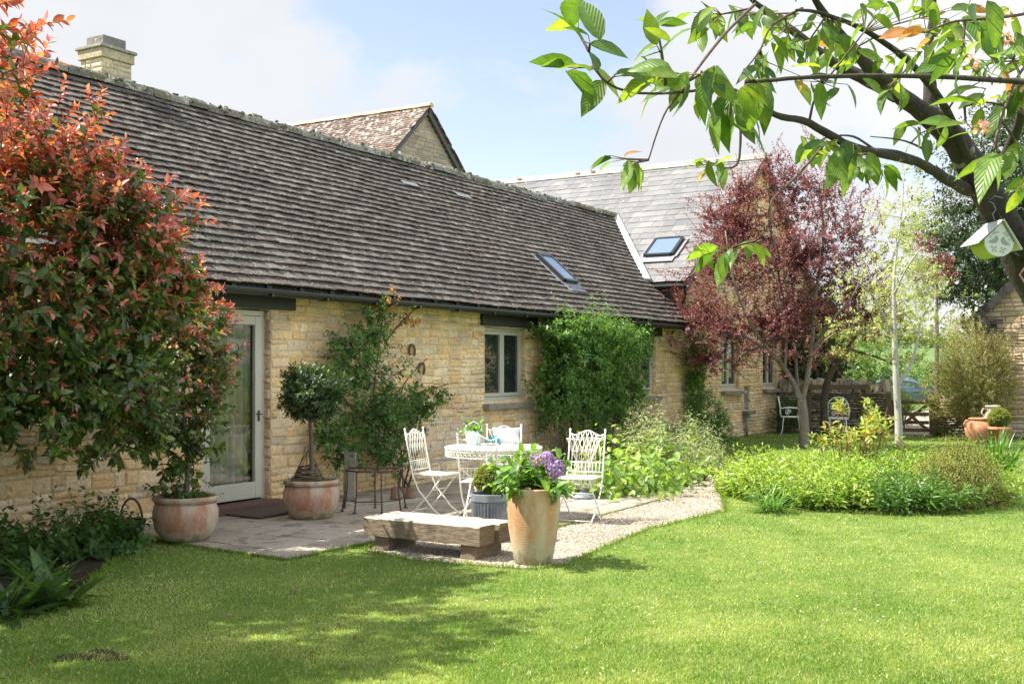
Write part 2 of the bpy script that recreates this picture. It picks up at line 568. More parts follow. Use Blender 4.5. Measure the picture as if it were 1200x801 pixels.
def mat_terracotta(name, col, bloom, amount=.5, rings=0.0, base=0.0):
    """fired clay with pale salt bloom in drips and faint throwing rings"""
    m, t, b = newmat(name)
    v = coords(t)
    vs = coords(t, 1, (1, 1, .35))
    f = noise(t, v, 45, 5, .6)
    c = mixc(t, rng_(t, f, 0, 1), [x * .85 for x in col], [x * 1.12 for x in col])
    h = noise(t, vs, 5.5, 6, .65)
    c = mixc(t, rng_(t, h, 0, .85, .62 - amount * .3, .8 - amount * .3), c, bloom)
    g = noise(t, vs, 3.2, 5, .6)
    c = mixc(t, rng_(t, g, 0, .7, .58, .72), c, [x * .42 for x in col])
    if base:                                                 # lime and algae tide-mark above the foot
        sp = N(t, 'ShaderNodeSeparateXYZ')
        t.links.new(v, sp.inputs[0])
        hgt = N(t, 'ShaderNodeMath', operation='ADD')
        t.links.new(sp.outputs['Z'], hgt.inputs[0])
        t.links.new(rng_(t, noise(t, v, 9, 5, .65), -.16, .16), hgt.inputs[1])
        c = mixc(t, rng_(t, hgt.outputs[0], .75, 0, base * .35, base), c, (.40, .38, .26))
        c = mixc(t, rng_(t, hgt.outputs[0], .7, 0, 0.0, base * .35), c, (.16, .15, .08))
    t.links.new(c, b.inputs['Base Color'])
    b.inputs['Roughness'].default_value = .85
    b.inputs['Specular IOR Level'].default_value = .25
    if rings:
        w = N(t, 'ShaderNodeTexWave', bands_direction='Z')
        w.inputs['Scale'].default_value = rings
        w.inputs['Distortion'].default_value = 1.5
        w.inputs['Detail'].default_value = 3
        t.links.new(v, w.inputs['Vector'])
        bump(t, b, w.outputs['Fac'], .14, .004)
    else:
        bump(t, b, f, .3, .005)
    return m
M['terra'] = mat_terracotta('terracotta', (.36, .175, .105), (.47, .40, .31), .72, 0, .14)
M['tallterra'] = mat_terracotta('ringed_terracotta', (.46, .255, .13), (.52, .43, .28), .62, 16, .30)
M['brightterra'] = mat_terracotta('warm_terracotta', (.5, .23, .12), (.5, .36, .26), .3)

def mat_ground(name, a, b_, c_, scale=1.0, rough=.95, bdist=.02):
    m, t, b = newmat(name)
    v = coords(t, scale)
    n1, n2, n3 = noise(t, v, .55, 4, .6), noise(t, v, 4.5, 5, .65), noise(t, v, 60, 3, .6)
    c = mixc(t, rng_(t, n1, 0, 1, .35, .65), a, b_)
    c = mixc(t, rng_(t, n2, 0, .8, .5, .75), c, c_)
    c = mixc(t, rng_(t, n3, 0, .4), c, [x * .5 for x in a])
    t.links.new(c, b.inputs['Base Color'])
    b.inputs['Roughness'].default_value = rough
    b.inputs['Specular IOR Level'].default_value = .15
    bump(t, b, n3, .8, bdist)
    return m
M['lawn'] = mat_ground('lawn_base', (.09, .165, .028), (.15, .22, .045), (.27, .29, .11))
M['field'] = mat_ground('field_green', (.10, .17, .05), (.13, .2, .06), (.2, .24, .09), .05)
M['drive'] = mat_ground('pale_gravel', (.36, .32, .26), (.42, .38, .31), (.3, .27, .22), 2)
M['earth'] = mat_ground('bed_earth', (.06, .042, .028), (.08, .055, .035), (.1, .07, .05), 3)
# ------------------------------------------------------------------ masonry and roofing
STONE = np.array([(.68, .495, .275), (.63, .445, .23), (.66, .515, .33), (.60, .45, .285), (.71, .56, .355), (.65, .435, .205), (.55, .44, .30), (.69, .525, .325), (.67, .475, .25)])
PALESTONE = np.array([(.50, .43, .30), (.46, .39, .26), (.52, .44, .28), (.43, .37, .27)])
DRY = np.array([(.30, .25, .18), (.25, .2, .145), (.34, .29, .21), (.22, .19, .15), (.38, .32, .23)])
def stones(mb, org, u, n, ulen, z1, pal=STONE, openings=(), lim=None, hr=(.055, .14), lr=(.10, .36), depth=(.006, .022), mortar=(.56, .43, .25), gap=.005, z0=0.0, bright=.10, wave=.012):
    """coursed rubble: every stone is a rounded block standing proud of the mortar; lim(z) narrows the wall (gables)"""
    org, u, n = np.asarray(org, float), np.asarray(u, float), np.asarray(n, float)
    ph = R.uniform(0, 6, 3)
    def at(x, z, d):
        k = math.sin(math.pi * min(1, max(0, (z - z0) / max(.01, z1 - z0)))) ** .3 if z1 > z0 else 0
        k *= min(1, x * 6, (ulen - x) * 6) if ulen > .5 else 0
        zz = z + wave * max(k, 0) * (math.sin(x * 1.9 + z * 4 + ph[0]) + .7 * math.sin(x * 6.3 + z * 9 + ph[1]))
        return org + u * x + np.array([0, 0, zz]) + n * d
    def stone(x0, x1, y0, y1):
        d = R.uniform(*depth)
        c = pal[R.integers(len(pal))] * (1 + R.uniform(-bright, bright))
        i = min(.016, (y1 - y0) * .28, (x1 - x0) * .28)
        j = R.uniform(-1, 1, (8, 2)) * min(.010, (y1 - y0) * .12)
        o4 = [(x0, y0), (x1, y0), (x1, y1), (x0, y1)]
        i4 = [(x0 + i, y0 + i), (x1 - i, y0 + i), (x1 - i, y1 - i), (x0 + i, y1 - i)]
        vv = [at(p[0] + j[e][0] * .6, p[1] + j[e][1] * .6, .001) for e, p in enumerate(o4)]
        vv += [at(p[0] + j[4 + e][0], p[1] + j[4 + e][1], d * R.uniform(.7, 1.2)) for e, p in enumerate(i4)]
        vv.append(at((x0 + x1) / 2 + R.uniform(-.2, .2) * (x1 - x0), (y0 + y1) / 2, d * R.uniform(.9, 1.5)))
        mb.add(vv, [(0, 1, 5, 4), (1, 2, 6, 5), (2, 3, 7, 6), (3, 0, 4, 7), (4, 5, 8), (5, 6, 8), (6, 7, 8), (7, 4, 8)], c)
    cuts = sorted({z0, z1, *[z for o in openings for z in (o[2], o[3]) if z0 < z < z1]})
    for zb, zt in zip(cuts[:-1], cuts[1:]):
        k = max(1, int(round((zt - zb) / ((hr[0] + hr[1]) / 2))))
        hs = R.uniform(hr[0], hr[1], k)
        hs *= (zt - zb) / hs.sum()
        z = zb
        for h in hs:
            zm = z + h / 2
            a, b = (0, ulen) if lim is None else lim(zm)
            segs = [(a, b)]
            for (o0, o1, p0, p1) in openings:
                if p0 < zm < p1:
                    nx = []
                    for s0, s1 in segs:
                        if o1 <= s0 or o0 >= s1:
                            nx.append((s0, s1))
                        else:
                            if o0 > s0: nx.append((s0, o0))
                            if o1 < s1: nx.append((o1, s1))
                    segs = nx
            for s0, s1 in segs:
                if s1 - s0 < .02:
                    continue
                ns = max(1, int((s1 - s0) / .4))
                for q in range(ns):
                    xa, xb = s0 + (s1 - s0) * q / ns, s0 + (s1 - s0) * (q + 1) / ns
                    mb.add([at(xa, z, 0), at(xb, z, 0), at(xb, z + h, 0), at(xa, z + h, 0)], [(0, 1, 2, 3)], mortar)
                x = s0
                while x < s1 - .01:
                    w = R.uniform(*lr) * (.75 if h < .08 else 1.0)
                    if s1 - (x + w) < .1:
                        w = s1 - x
                    g = gap * R.uniform(.4, 1.6)
                    if h > .095 and R.random() < .28:
                        f = R.uniform(.35, .65)
                        stone(x + g, x + w - g, z + g, z + h * f - g * .6)
                        xm = x + w * R.uniform(.3, .7) if w > .28 else None
                        for p, q in (((x, xm), (xm, x + w)) if xm else ((x, x + w),)):
                            stone(p + g, q - g, z + h * f + g * .6, z + h - g)
                    else:
                        stone(x + g, x + w - g, z + g, z + h - g)
                    x += w
            z += h

def roof_rows(mb, org, u, s, ulen, slen, gauge, wr, th, pal, keep=None, jit=.004, skew=.012, wave=0.0, gapn=.008, camber=.002, tone=.2):
    """overlapping tiles laid course by course from the eaves; org = left end of the eaves, s = up the slope"""
    org, u, s = np.asarray(org, float), np.asarray(u, float), np.asarray(s, float)
    n = np.cross(u, s)
    if n[2] < 0: n = -n
    rows = int(slen / gauge)
    V, C = [], []
    for i in range(rows):
        x = -R.uniform(0, wr[0]) - (wr[0] * .5 if i % 2 else 0)
        y0 = i * gauge
        y1 = min(y0 + gauge * 1.45, slen + .02)
        while x < ulen:
            w = R.uniform(*wr)
            xa, xb = max(0, x), min(ulen, x + w - .004)
            x += w
            if xb - xa < .03 or (keep and not keep((xa + xb) / 2, y0 + gauge / 2)):
                continue
            e = R.uniform(-jit, jit, 3)
            ya, yb = y0 + R.uniform(-skew, skew), y0 + R.uniform(-skew, skew) * .7
            lift = wave * (math.sin((xa + xb) * 1.1) + math.sin((xa + xb) * .37 + 1) + math.sin(y0 * 2.1 + xa * .3))
            c = pal[R.integers(len(pal))] * R.uniform(1 - tone, 1 + tone)
            xm, cb_ = (xa + xb) / 2, camber * R.uniform(.2, 1.3)
            lo = [(xa, ya, gapn + e[0]), (xm, (ya + yb) / 2, gapn + cb_ + (e[0] + e[1]) / 2), (xb, yb, gapn + e[1]), (xb, y1, 0), (xm, y1, cb_), (xa, y1, 0)]
            top = [org + u * a + s * b + n * (c_ + th + lift) for a, b, c_ in lo]
            bot = [org + u * a + s * b + n * (c_ + lift) for a, b, c_ in lo]
            V.append(np.array(top + bot))
            C.append(np.tile(c, (12, 1)))
    V = np.concatenate(V)
    m = len(V) // 12
    lp = np.array([0, 1, 4, 5, 1, 2, 3, 4, 6, 7, 1, 0, 7, 8, 2, 1, 11, 6, 0, 5, 8, 9, 3, 2, 7, 6, 11, 10, 8, 7, 10, 9])
    mb.arr(V, (np.arange(m) * 12)[:, None] + lp, np.full(m * 8, 4), np.concatenate(C))

TILE = np.array([(.078, .067, .057), (.088, .076, .065), (.07, .058, .05), (.098, .085, .072), (.082, .066, .055), (.115, .102, .087), (.073, .056, .046)])
SLATE = np.array([(.155, .154, .154), (.142, .142, .143), (.166, .163, .159), (.15, .146, .143), (.175, .17, .162), (.136, .136, .138)])
REDT = np.array([(.115, .074, .058), (.14, .094, .074), (.10, .072, .06), (.16, .13, .10), (.108, .066, .055), (.19, .165, .14)])

UX, UY, UZ = np.array([1., 0, 0]), np.array([0, 1., 0]), np.array([0, 0, 1.])

# ---- cottage: front wall plane Y=8.8 from X=1 to 21.3, eaves Y=8.45 z=2.42, ridge Y=11.5 z=5.08
EX0 = 0.5
EY, EZ, RY, RZ = 8.45, 2.42, 11.5, 5.09
SLOPE = unit(np.array([0, RY - EY, RZ - EZ]))
SLEN = math.hypot(RY - EY, RZ - EZ)
cott = thing('stone_cottage', 'long low honey-stone cottage with a mossy tiled roof, black gutter and pale green windows', 'cottage', (12, WALL, 0))
DOOR = (8.40, 9.40, 0.0, 2.20)
WIN1 = (13.86, 15.06, 1.08, 2.17)
WIN2 = (18.82, 20.02, 1.08, 2.17)
mb = MB()
ops = [DOOR, WIN1, WIN2]
stones(mb, (EX0, WALL, 0), UX, -UY, 21.3 - EX0, 2.46, openings=[(a - EX0, b - EX0, c, d) for a, b, c, d in ops])
for a, b, c, d in ops:                                     # reveals
    stones(mb, (b, WALL, c), UY, -UX, .16, d - c, lr=(.14, .16), hr=(.09, .15))
    stones(mb, (a, WALL + .16, c), -UY, UX, .16, d - c, lr=(.14, .16), hr=(.09, .15))
wall = mb.build('wall', M['stone'], cott)
mb = MB()                                                  # core behind the facing, gable end, back wall
mb.add([(EX0, WALL + .35, 0), (EX0, 14.2, 0), (EX0, 14.2, 2.5), (EX0, RY, RZ - .1), (EX0, WALL + .35, 2.7), (EX0, WALL, 2.45), (EX0, WALL, 0)], [(0, 1, 2, 3, 4, 5, 6)], (.46, .37, .24))
mb.add([(EX0, 14.2, 0), (21.3, 14.2, 0), (21.3, 14.2, 2.5), (EX0, 14.2, 2.5)], [(0, 3, 2, 1)], (.46, .37, .24))
mb.build('back_wall', M['stone'], cott)

def valley_x(y):                                           # where the slate roof of the wing cuts the cottage roof
    return 21.1 + (y - 9.48) * 1.337
mb = MB()
def keep_main(u_, s_):
    y = EY + s_ * SLOPE[1]
    x = EX0 + u_
    return x < (21.12 if y < 9.48 else valley_x(y))
roof_rows(mb, (EX0, EY, EZ), UX, SLOPE, 24 - EX0, SLEN, .141, (.17, .22), .016, TILE, keep_main, wave=.006, jit=.005, skew=.009, gapn=.038, camber=.006, tone=.24)
roof = mb.build('roof', M['tile'], cott)
mb = MB()
mb.add([(EX0, EY, EZ - .03), (21.15, EY, EZ - .03), (21.15, 9.48, EZ - .03 + .9), (23.9, RY, RZ - .03), (EX0, RY, RZ - .03)], [(0, 1, 2, 3, 4)], (.05, .045, .04))
mb.add([(EX0, RY, RZ - .03), (24, RY, RZ - .03), (24, 14.6, EZ), (EX0, 14.6, EZ)], [(0, 1, 2, 3)], (.15, .13, .11))
mb.build('roof_slope', M['tile'], roof)
mb = MB()                                                  # bedded half-round ridge with moss and a slight sag
x = EX0
while x < 23.85:
    w = R.uniform(.28, .34)
    z = RZ + .0 + .012 * math.sin(x * .9) + R.uniform(-.012, .012)
    an = np.linspace(-.15, math.pi + .15, 8)
    c = np.array([(.20, .18, .15), (.15, .14, .11), (.25, .24, .2), (.17, .16, .1)][R.integers(4)])
    k = R.uniform(.95, 1.12)
    for xa, xb, r in ((x, x + w - .008, .115 * k),):
        prof = [(RY + r * math.cos(t), z - .02 + r * .95 * math.sin(t)) for t in an]
        v = [(xa, y, zz) for y, zz in prof] + [(xb, y + R.uniform(-.006, .006), zz + R.uniform(-.006, .006)) for y, zz in prof]
        nn = len(prof)
        mb.add(v, [(i, i + 1, nn + i + 1, nn + i) for i in range(nn - 1)] + [tuple(range(nn - 1, -1, -1)), tuple(range(nn, 2 * nn))], c)
    x += w
for i in range(420):                                       # cushions of moss and mortar crumbs along the ridge
    x = R.uniform(EX0 + 2, 23.6)
    t = R.uniform(.2, 3.0)
    rr = R.uniform(.01, .03)
    p = np.array([x, RY + .118 * math.cos(t), RZ - .02 + .115 * math.sin(t)])
    mb.box(p, (rr * 2, rr * 1.6, rr), col=[(.13, .12, .08), (.24, .225, .19), (.10, .09, .07)][R.integers(3)], jit=rr * .45)
mb.build('ridge', M['moss'], roof)
# rafters' ends, fascia, gutter with brackets
mb = MB()
x = EX0 + .2
while x < 21.0:
    mb.box((x, 8.63, 2.40), (.07, .34, .09), col=(.02, .02, .02))
    x += .52
mb.box(((EX0 + 21.1) / 2, 8.545, 2.405), (21.1 - EX0, .022, .13))
mb.build('fascia', M['black'], cott)
mb = MB()
an = np.linspace(math.pi, 2 * math.pi, 9)
prof = [(.062 * math.cos(t), .062 * math.sin(t)) for t in an] + [(.055 * math.cos(t), .008 + .055 * math.sin(t)) for t in an[::-1]]
mb.prism(prof, (EX0, 8.455, 2.405), (21.05, 8.455, 2.375), UY, UZ)
x = EX0 + .4
while x < 21:
    mb.box((x, 8.455, 2.35 - .03 * (x - EX0) / 20.5), (.03, .14, .03))
    x += .9
mb.build('gutter', M['gutter'], cott)
# timber lintels
mb = MB(); mb.box((9.02, WALL - .004, 2.315), (1.50, .10, .20), jit=.006); mb.build('lintel', M['black'], cott, bevel=.008)
mb = MB(); mb.box((14.55, WALL - .004, 2.265), (1.64, .10, .17), jit=.006); mb.build('lintel', M['black'], cott, bevel=.008)
mb = MB(); mb.box((19.42, WALL - .004, 2.265), (1.62, .10, .17), jit=.006); mb.build('lintel', M['black'], cott, bevel=.008)

def casement(parent, x0, x1, z0, z1, y, leaves_=2, sill=True, bars=0, oy=WALL):
    """painted timber window in an opening: frame > pane, sash members, sill"""
    mb = MB()
    f = .055
    w, h = x1 - x0, z1 - z0
    for cx, cz, sx, sz in ((x0 + f / 2, (z0 + z1) / 2, f, h), (x1 - f / 2, (z0 + z1) / 2, f, h), ((x0 + x1) / 2, z1 - f / 2, w - 2 * f, f), ((x0 + x1) / 2, z0 + f / 2, w - 2 * f, f)):
        mb.box((cx, y, cz), (sx, .07, sz))
    fr = mb.build('window', M['frame'], parent, bevel=.006)
    iw = (w - 2 * f) / leaves_
    for i in range(leaves_):
        a = x0 + f + iw * i + .004
        b = a + iw - .008
        c, d = z0 + f + .004, z1 - f - .004
        s = .052
        mb = MB()
        for cx, cz, sx, sz in ((a + s / 2, (c + d) / 2, s, d - c), (b - s / 2, (c + d) / 2, s, d - c), ((a + b) / 2, d - s / 2, b - a - 2 * s, s), ((a + b) / 2, c + s / 2, b - a - 2 * s, s)):
            mb.box((cx, y - .022, cz), (sx, .055, sz))
        mb.build('sash', M['frame'], fr, bevel=.006)
        mb = MB()
        mb.box(((a + b) / 2, y - .012, (c + d) / 2), (b - a - 2 * s + .004, .008, d - c - 2 * s + .004))
        mb.build('pane', M['glass'], fr)
    mb = MB()
    mb.box(((x0 + x1) / 2, y - .05, z0 - .012), (w - .01, .10, .03))
    mb.build('sill_board', M['frame'], fr, bevel=.005)
    if sill:
        mb = MB()
        mb.box(((x0 + x1) / 2, oy - .02, z0 - .085), (w + .10, .20, .085), jit=.006)
        mb.build('sill', M['sill'], fr, bevel=.01)
    return fr
casement(cott, WIN1[0], WIN1[1], WIN1[2], WIN1[3], WALL + .11)
casement(cott, WIN2[0], WIN2[1], WIN2[2], WIN2[3], WALL + .11)
# glazed door with its curtain behind
mb = MB()
x0, x1, z0, z1, y = DOOR[0], DOOR[1], .10, DOOR[3], WALL + .12
for cx, cz, sx, sz in ((x0 + .03, (z0 + z1) / 2, .06, z1 - z0), (x1 - .03, (z0 + z1) / 2, .06, z1 - z0), ((x0 + x1) / 2, z1 - .03, x1 - x0 - .12, .06)):
    mb.box((cx, y, cz), (sx, .08, sz))
door = mb.build('door', M['frame'], cott, bevel=.006)
mb = MB()
a, b, c, d = x0 + .064, x1 - .064, z0 + .02, z1 - .064
for cx, cz, sx, sz in ((a + .05, (c + d) / 2, .10, d - c), (b - .05, (c + d) / 2, .10, d - c), ((a + b) / 2, d - .05, b - a - .2, .10), ((a + b) / 2, c + .09, b - a - .2, .18)):
    mb.box((cx, y - .02, cz), (sx, .055, sz))
mb.build('door_leaf', M['frame'], door, bevel=.007)
mb = MB(); mb.box(((a + b) / 2, y - .005, (c + d) / 2 + .04), (b - a - .19, .008, d - c - .27)); 
m_, t_, b_ = newmat('door_glass')
b_.inputs['Base Color'].default_value = (.9, .95, .93, 1)
b_.inputs['Roughness'].default_value = .02
b_.inputs['Transmission Weight'].default_value = 1
b_.inputs['IOR'].default_value = 1.5
M['clear'] = m_
mb.build('pane', M['clear'], door)
mb = MB()
xs = np.linspace(a + .02, b - .02, 70)
v = [(q, y + .16 + .035 * math.sin(q * 62) + .012 * math.sin(q * 21), zz) for zz in (c + .1, d - .02) for q in xs]
k = len(xs)
mb.add(v, [(i, i + 1, k + i + 1, k + i) for i in range(k - 1)], (.6, .56, .46), True)
mb.build('curtain', M['curtain'], door)
mb = MB()
mb.tube([(b - .05, y - .05, 1.05), (b - .05, y - .10, 1.05), (b - .14, y - .10, 1.05)], .007, 6)
mb.box((b - .05, y - .052, 1.03), (.022, .012, .12))
mb.build('handle', M['gutter'], door)
mb = MB(); mb.box(((x0 + x1) / 2, WALL - .06, .055), (1.12, .36, .09), jit=.006); mb.build('doorstep', M['brick'], cott, bevel=.008)
mb = MB()                                                  # dim room behind panes
mb.add([(x0, y + .5, 0), (x1, y + .5, 0), (x1, y + .5, 2.3), (x0, y + .5, 2.3)], [(0, 1, 2, 3)])
mb.add([(x0, y + .05, .05), (x1, y + .05, .05), (x1, y + .5, .05), (x0, y + .5, .05)], [(0, 1, 2, 3)])
mb.add([(x0, y + .05, .05), (x0, y + .5, .05), (x0, y + .5, 2.3), (x0, y + .05, 2.3)], [(0, 1, 2, 3)])
mb.add([(x1, y + .05, .05), (x1, y + .5, .05), (x1, y + .5, 2.3), (x1, y + .05, 2.3)], [(0, 1, 2, 3)])
mb.add([(x0, y + .05, 2.25), (x1, y + .05, 2.25), (x1, y + .5, 2.25), (x0, y + .5, 2.25)], [(0, 1, 2, 3)])
mb.build('door_lining', M['soil'], door)

def skylight(parent, cx, s0, s1, half, org, u, s, name='skylight'):
    """roof window lying a hand's breadth proud of the tiles"""
    n = np.cross(u, s)
    if n[2] < 0: n = -n
    o = org + u * cx + n * .065
    mb = MB()
    f = .06
    ax = [u, s, n]
    mid = (s0 + s1) / 2
    for du, ds, su, ss in ((-half, mid, f, s1 - s0), (half, mid, f, s1 - s0), (0, s0, 2 * half - f, f), (0, s1, 2 * half - f, f)):
        mb.box(o + u * du + s * ds, (su, ss, .10), ax)
    fr = mb.build(name, M['gutter'], parent)
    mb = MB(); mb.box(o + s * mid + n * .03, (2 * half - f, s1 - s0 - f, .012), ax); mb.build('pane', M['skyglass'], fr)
    mb = MB(); mb.box(o + s * (s0 - .13) - n * .015, (2 * half + .16, .22, .006), ax)
    mb.box(o + s * mid + u * (half + .08) - n * .012, (.08, s1 - s0 + .1, .006), ax)
    mb.box(o + s * mid - u * (half + .08) - n * .012, (.08, s1 - s0 + .1, .006), ax)
    mb.build('flashing', M['dulllead'], fr)
    return fr
EO = np.array([0, EY, EZ])
skylight(roof, 17.0, .86, 1.56, .24, EO, UX, SLOPE)
nrm = np.cross(UX, SLOPE)
for (cx, ss) in ((14.75, 3.15), (16.35, 3.18)):               # two lead vent slates near the ridge
    mb = MB(); mb.box(EO + UX * cx + SLOPE * ss + nrm * .06, (.42, .10, .012), [UX, SLOPE, nrm])
    mb.build('roof_vent', M['dulllead'], roof, bevel=.01)
# chimney
mb = MB()
CX, CY, CW, CD = 9.60, 11.78, .45, .40
cz0, cz1 = 4.6, 5.43
mb.box((CX, CY, (cz0 + cz1) / 2), (CW - .01, CD - .01, cz1 - cz0), col=(.42, .35, .24))
stones(mb, (CX - CW / 2, CY - CD / 2, cz0), UX, -UY, CW, cz1 - cz0, hr=(.05, .075), lr=(.12, .26), depth=(.004, .014), pal=PALESTONE, mortar=(.44, .38, .28))
stones(mb, (CX - CW / 2, CY + CD / 2, cz0), -UY, -UX, CD, cz1 - cz0, hr=(.05, .075), lr=(.12, .22), depth=(.004, .014), pal=PALESTONE, mortar=(.44, .38, .28))
stones(mb, (CX + CW / 2, CY - CD / 2, cz0), UY, UX, CD, cz1 - cz0, hr=(.05, .075), lr=(.12, .22), depth=(.004, .014), pal=PALESTONE, mortar=(.44, .38, .28))
chs = mb.build('stack', M['stone'], cott)
for nm, w_, d_, za, zb, col in (('stone_band', .06, .06, 5.43, 5.55, (.42, .36, .24)), ('drip_course', .11, .11, 5.55, 5.59, (.3, .28, .22)), ('cap', -.10, -.08, 5.59, 5.73, (.2, .19, .17))):
    mb = MB(); mb.box((CX, CY, (za + zb) / 2), (CW + w_, CD + d_, zb - za), col=col); mb.build(nm, M['oldstone'], chs, bevel=.008)
# horseshoes nailed to the wall
def horseshoe(x, z, rot, label):
    t = np.linspace(-2.45, 2.45, 17)
    mb = MB()
    w = .062
    for a, b in zip(t[:-1], t[1:]):
        pa = [(x + r * math.sin(a + rot), z + r * 1.2 * math.cos(a + rot)) for r in (w - .014, w + .014)]
        pb = [(x + r * math.sin(b + rot), z + r * 1.2 * math.cos(b + rot)) for r in (w - .014, w + .014)]
        ya, yb = WALL - .052, WALL - .036
        v = [(p[0], yy, p[1]) for yy in (ya, yb) for p in (pa[0], pa[1], pb[1], pb[0])]
        mb.add(v, [(0, 1, 2, 3), (7, 6, 5, 4), (0, 4, 5, 1), (2, 6, 7, 3), (1, 5, 6, 2), (0, 3, 7, 4)])
    o = mb.build('horseshoe', M['rust'], None, (x, WALL, z))
    tag(o, label, 'horseshoe', 'horseshoes nailed to the cottage wall')
horseshoe(12.02, 1.79, 0, 'rusty horseshoe on the stone wall, the upper one of two beside the rose')
horseshoe(12.24, 1.55, .12, 'rusty horseshoe on the stone wall, the lower one of two beside the rose')

# ---- slate-roofed wing: gable in the plane Y=8.8 from X=21.3 to 30.9, ridge X=26.1 z=6.6
wing = thing('slate_roofed_wing', 'taller stone wing with a pale grey slate roof, at the far end of the cottage', 'building', (26.1, WALL, 0))
GX0, GX1, GXR, GZ = 21.3, 30.9, 26.1, 6.45
WA = (23.58, 24.72, 1.10, 2.24)
WB = (26.38, 27.52, 1.10, 2.24)
PUMP = (25.05, 25.40, .62, 1.14)
mb = MB()
tq = (GZ - 3.25) / (GXR - GX0)
def glim(z):
    if z < 3.25: return (0, GX1 - GX0)
    return ((z - 3.25) / tq, GX1 - GX0 - (z - 3.25) / tq)
stones(mb, (GX0, WALL, 0), UX, -UY, GX1 - GX0, GZ, openings=[(a - GX0, b - GX0, c, d) for a, b, c, d in (WA, WB, PUMP)], lim=glim, hr=(.055, .10), lr=(.12, .34))
stones(mb, (GX0, WALL + 5, 0), -UY, -UX, 5, 3.3, hr=(.06, .11))
for a, b, c, d in (WA, WB, PUMP):
    stones(mb, (b, WALL, c), UY, -UX, .16, d - c, lr=(.14, .16), hr=(.08, .12))
    stones(mb, (a, WALL + .16, c), -UY, UX, .16, d - c, lr=(.14, .16), hr=(.08, .12))
mb.box((25.22, WALL + .16, .88), (.37, .02, .54), col=(.3, .26, .2))
mb.add([(GX1, WALL, 0), (GX1, 17, 0), (GX1, 17, 3.2), (GX1, WALL, 3.2)], [(0, 1, 2, 3)], (.42, .35, .24))
mb.build('wall', M['stone'], wing)
S2 = unit(np.array([GXR - 21.08, 0, 6.6 - 3.30]))
SL2 = math.hypot(GXR - 21.08, 6.6 - 3.30)
mb = MB()
def keep_slate(u_, s_):
    y = 17.2 - u_
    x = 21.08 + s_ * S2[0]
    return not (9.48 < y < 11.6 and x < valley_x(y) - .02) and not (y >= 11.6 and x < 23.5)
roof_rows(mb, (21.08, 17.2, 3.30), -UY, S2, 17.2 - 8.62, SL2, .285, (.25, .36), .008, SLATE, keep_slate, jit=.004, skew=.008, gapn=.012, camber=.003, tone=.08)
wroof = mb.build('roof', M['slate'], wing)
mb = MB()
mb.add([(21.1, 9.48, 3.27), (21.1, 8.62, 3.27), (GXR, 8.62, 6.57), (GXR, 17.2, 6.57), (23.6, 17.2, 4.95), (23.6, 11.5, 4.95)], [(0, 1, 2, 3, 4, 5)], (.1, .1, .1))
mb.add([(GXR, 8.62, 6.57), (31.2, 8.62, 3.22), (31.2, 17.2, 3.22), (GXR, 17.2, 6.57)], [(0, 1, 2, 3)], (.28, .28, .3))
mb.build('roof_slope', M['slate'], wroof)
mb = MB()
y = 17.2
while y > 8.65:
    yb = max(8.6, y - .44)
    prof = [(-.17, -.09), (-.13, -.05), (0, .075), (.13, -.05), (.17, -.09), (0, .045)]
    c = [(.24, .23, .205), (.20, .195, .18), (.27, .24, .19), (.22, .215, .205)][R.integers(4)]
    mb.prism(prof, (GXR, y, 6.62 + .012), (GXR, yb + .012, 6.62), UX, UZ, c)
    if R.random() < .3:
        mb.box((GXR - .06, y - .05, 6.64), (.14, .10, .05), col=(.55, .27, .1), jit=.015)
    y = yb
mb.build('ridge', M['slate'], wroof)
mb = MB()                                                  # bargeboards and soffit on the gable
for sx in (-1, 1):
    a = np.array([GXR + sx * 5.0, 8.64, 3.30 - .12]); b = np.array([GXR, 8.64, 6.6 - .12])
    mb.bar(a, b, .03, .2, up=UZ)
mb.bar((21.06, 8.7, 3.2), (21.06, 9.46, 3.2), .03, .14)
mb.bar((21.12, 8.66, 2.62), (21.12, 9.4, 3.24), .035, .26)
mb.build('bargeboard', M['black'], wing)
mb = MB()
prof = [(.055 * math.cos(t), .055 * math.sin(t)) for t in an] + [(.048 * math.cos(t), .008 + .048 * math.sin(t)) for t in an[::-1]]
mb.prism(prof, (21.02, 9.44, 3.22), (21.02, 8.55, 3.22), UX, UZ)
mb.tube([(21.05, 8.62, 3.18), (21.16, 8.66, 3.05), (21.18, 8.70, 2.9), (21.18, 8.70, 2.62)], .032, 8)
mb.build('gutter', M['gutter'], wing)
# lead valley between the two roofs
mb = MB()
va = np.array([21.0, 9.42, 3.27]); vb = np.array([23.75, 11.47, 5.05])
vd = unit(vb - va)
mb.bar(va + [0, 0, .09], vb + [0, 0, .09], .15, .05, up=(-.4, -.3, .86))
mb.build('flashing', M['lead'], wroof)
skylight(wroof, 17.2 - 9.58, 1.06, 1.80, .31, np.array([21.08, 17.2, 3.30]), -UY, S2)
casement(wing, WA[0], WA[1], WA[2], WA[3], WALL + .11)
casement(wing, WB[0], WB[1], WB[2], WB[3], WALL + .11)
for w in (WA, WB):
    mb = MB(); mb.box(((w[0] + w[1]) / 2, WALL - .004, 2.33), (1.5, .10, .18), jit=.006); mb.build('lintel', M['black'], wing, bevel=.008)
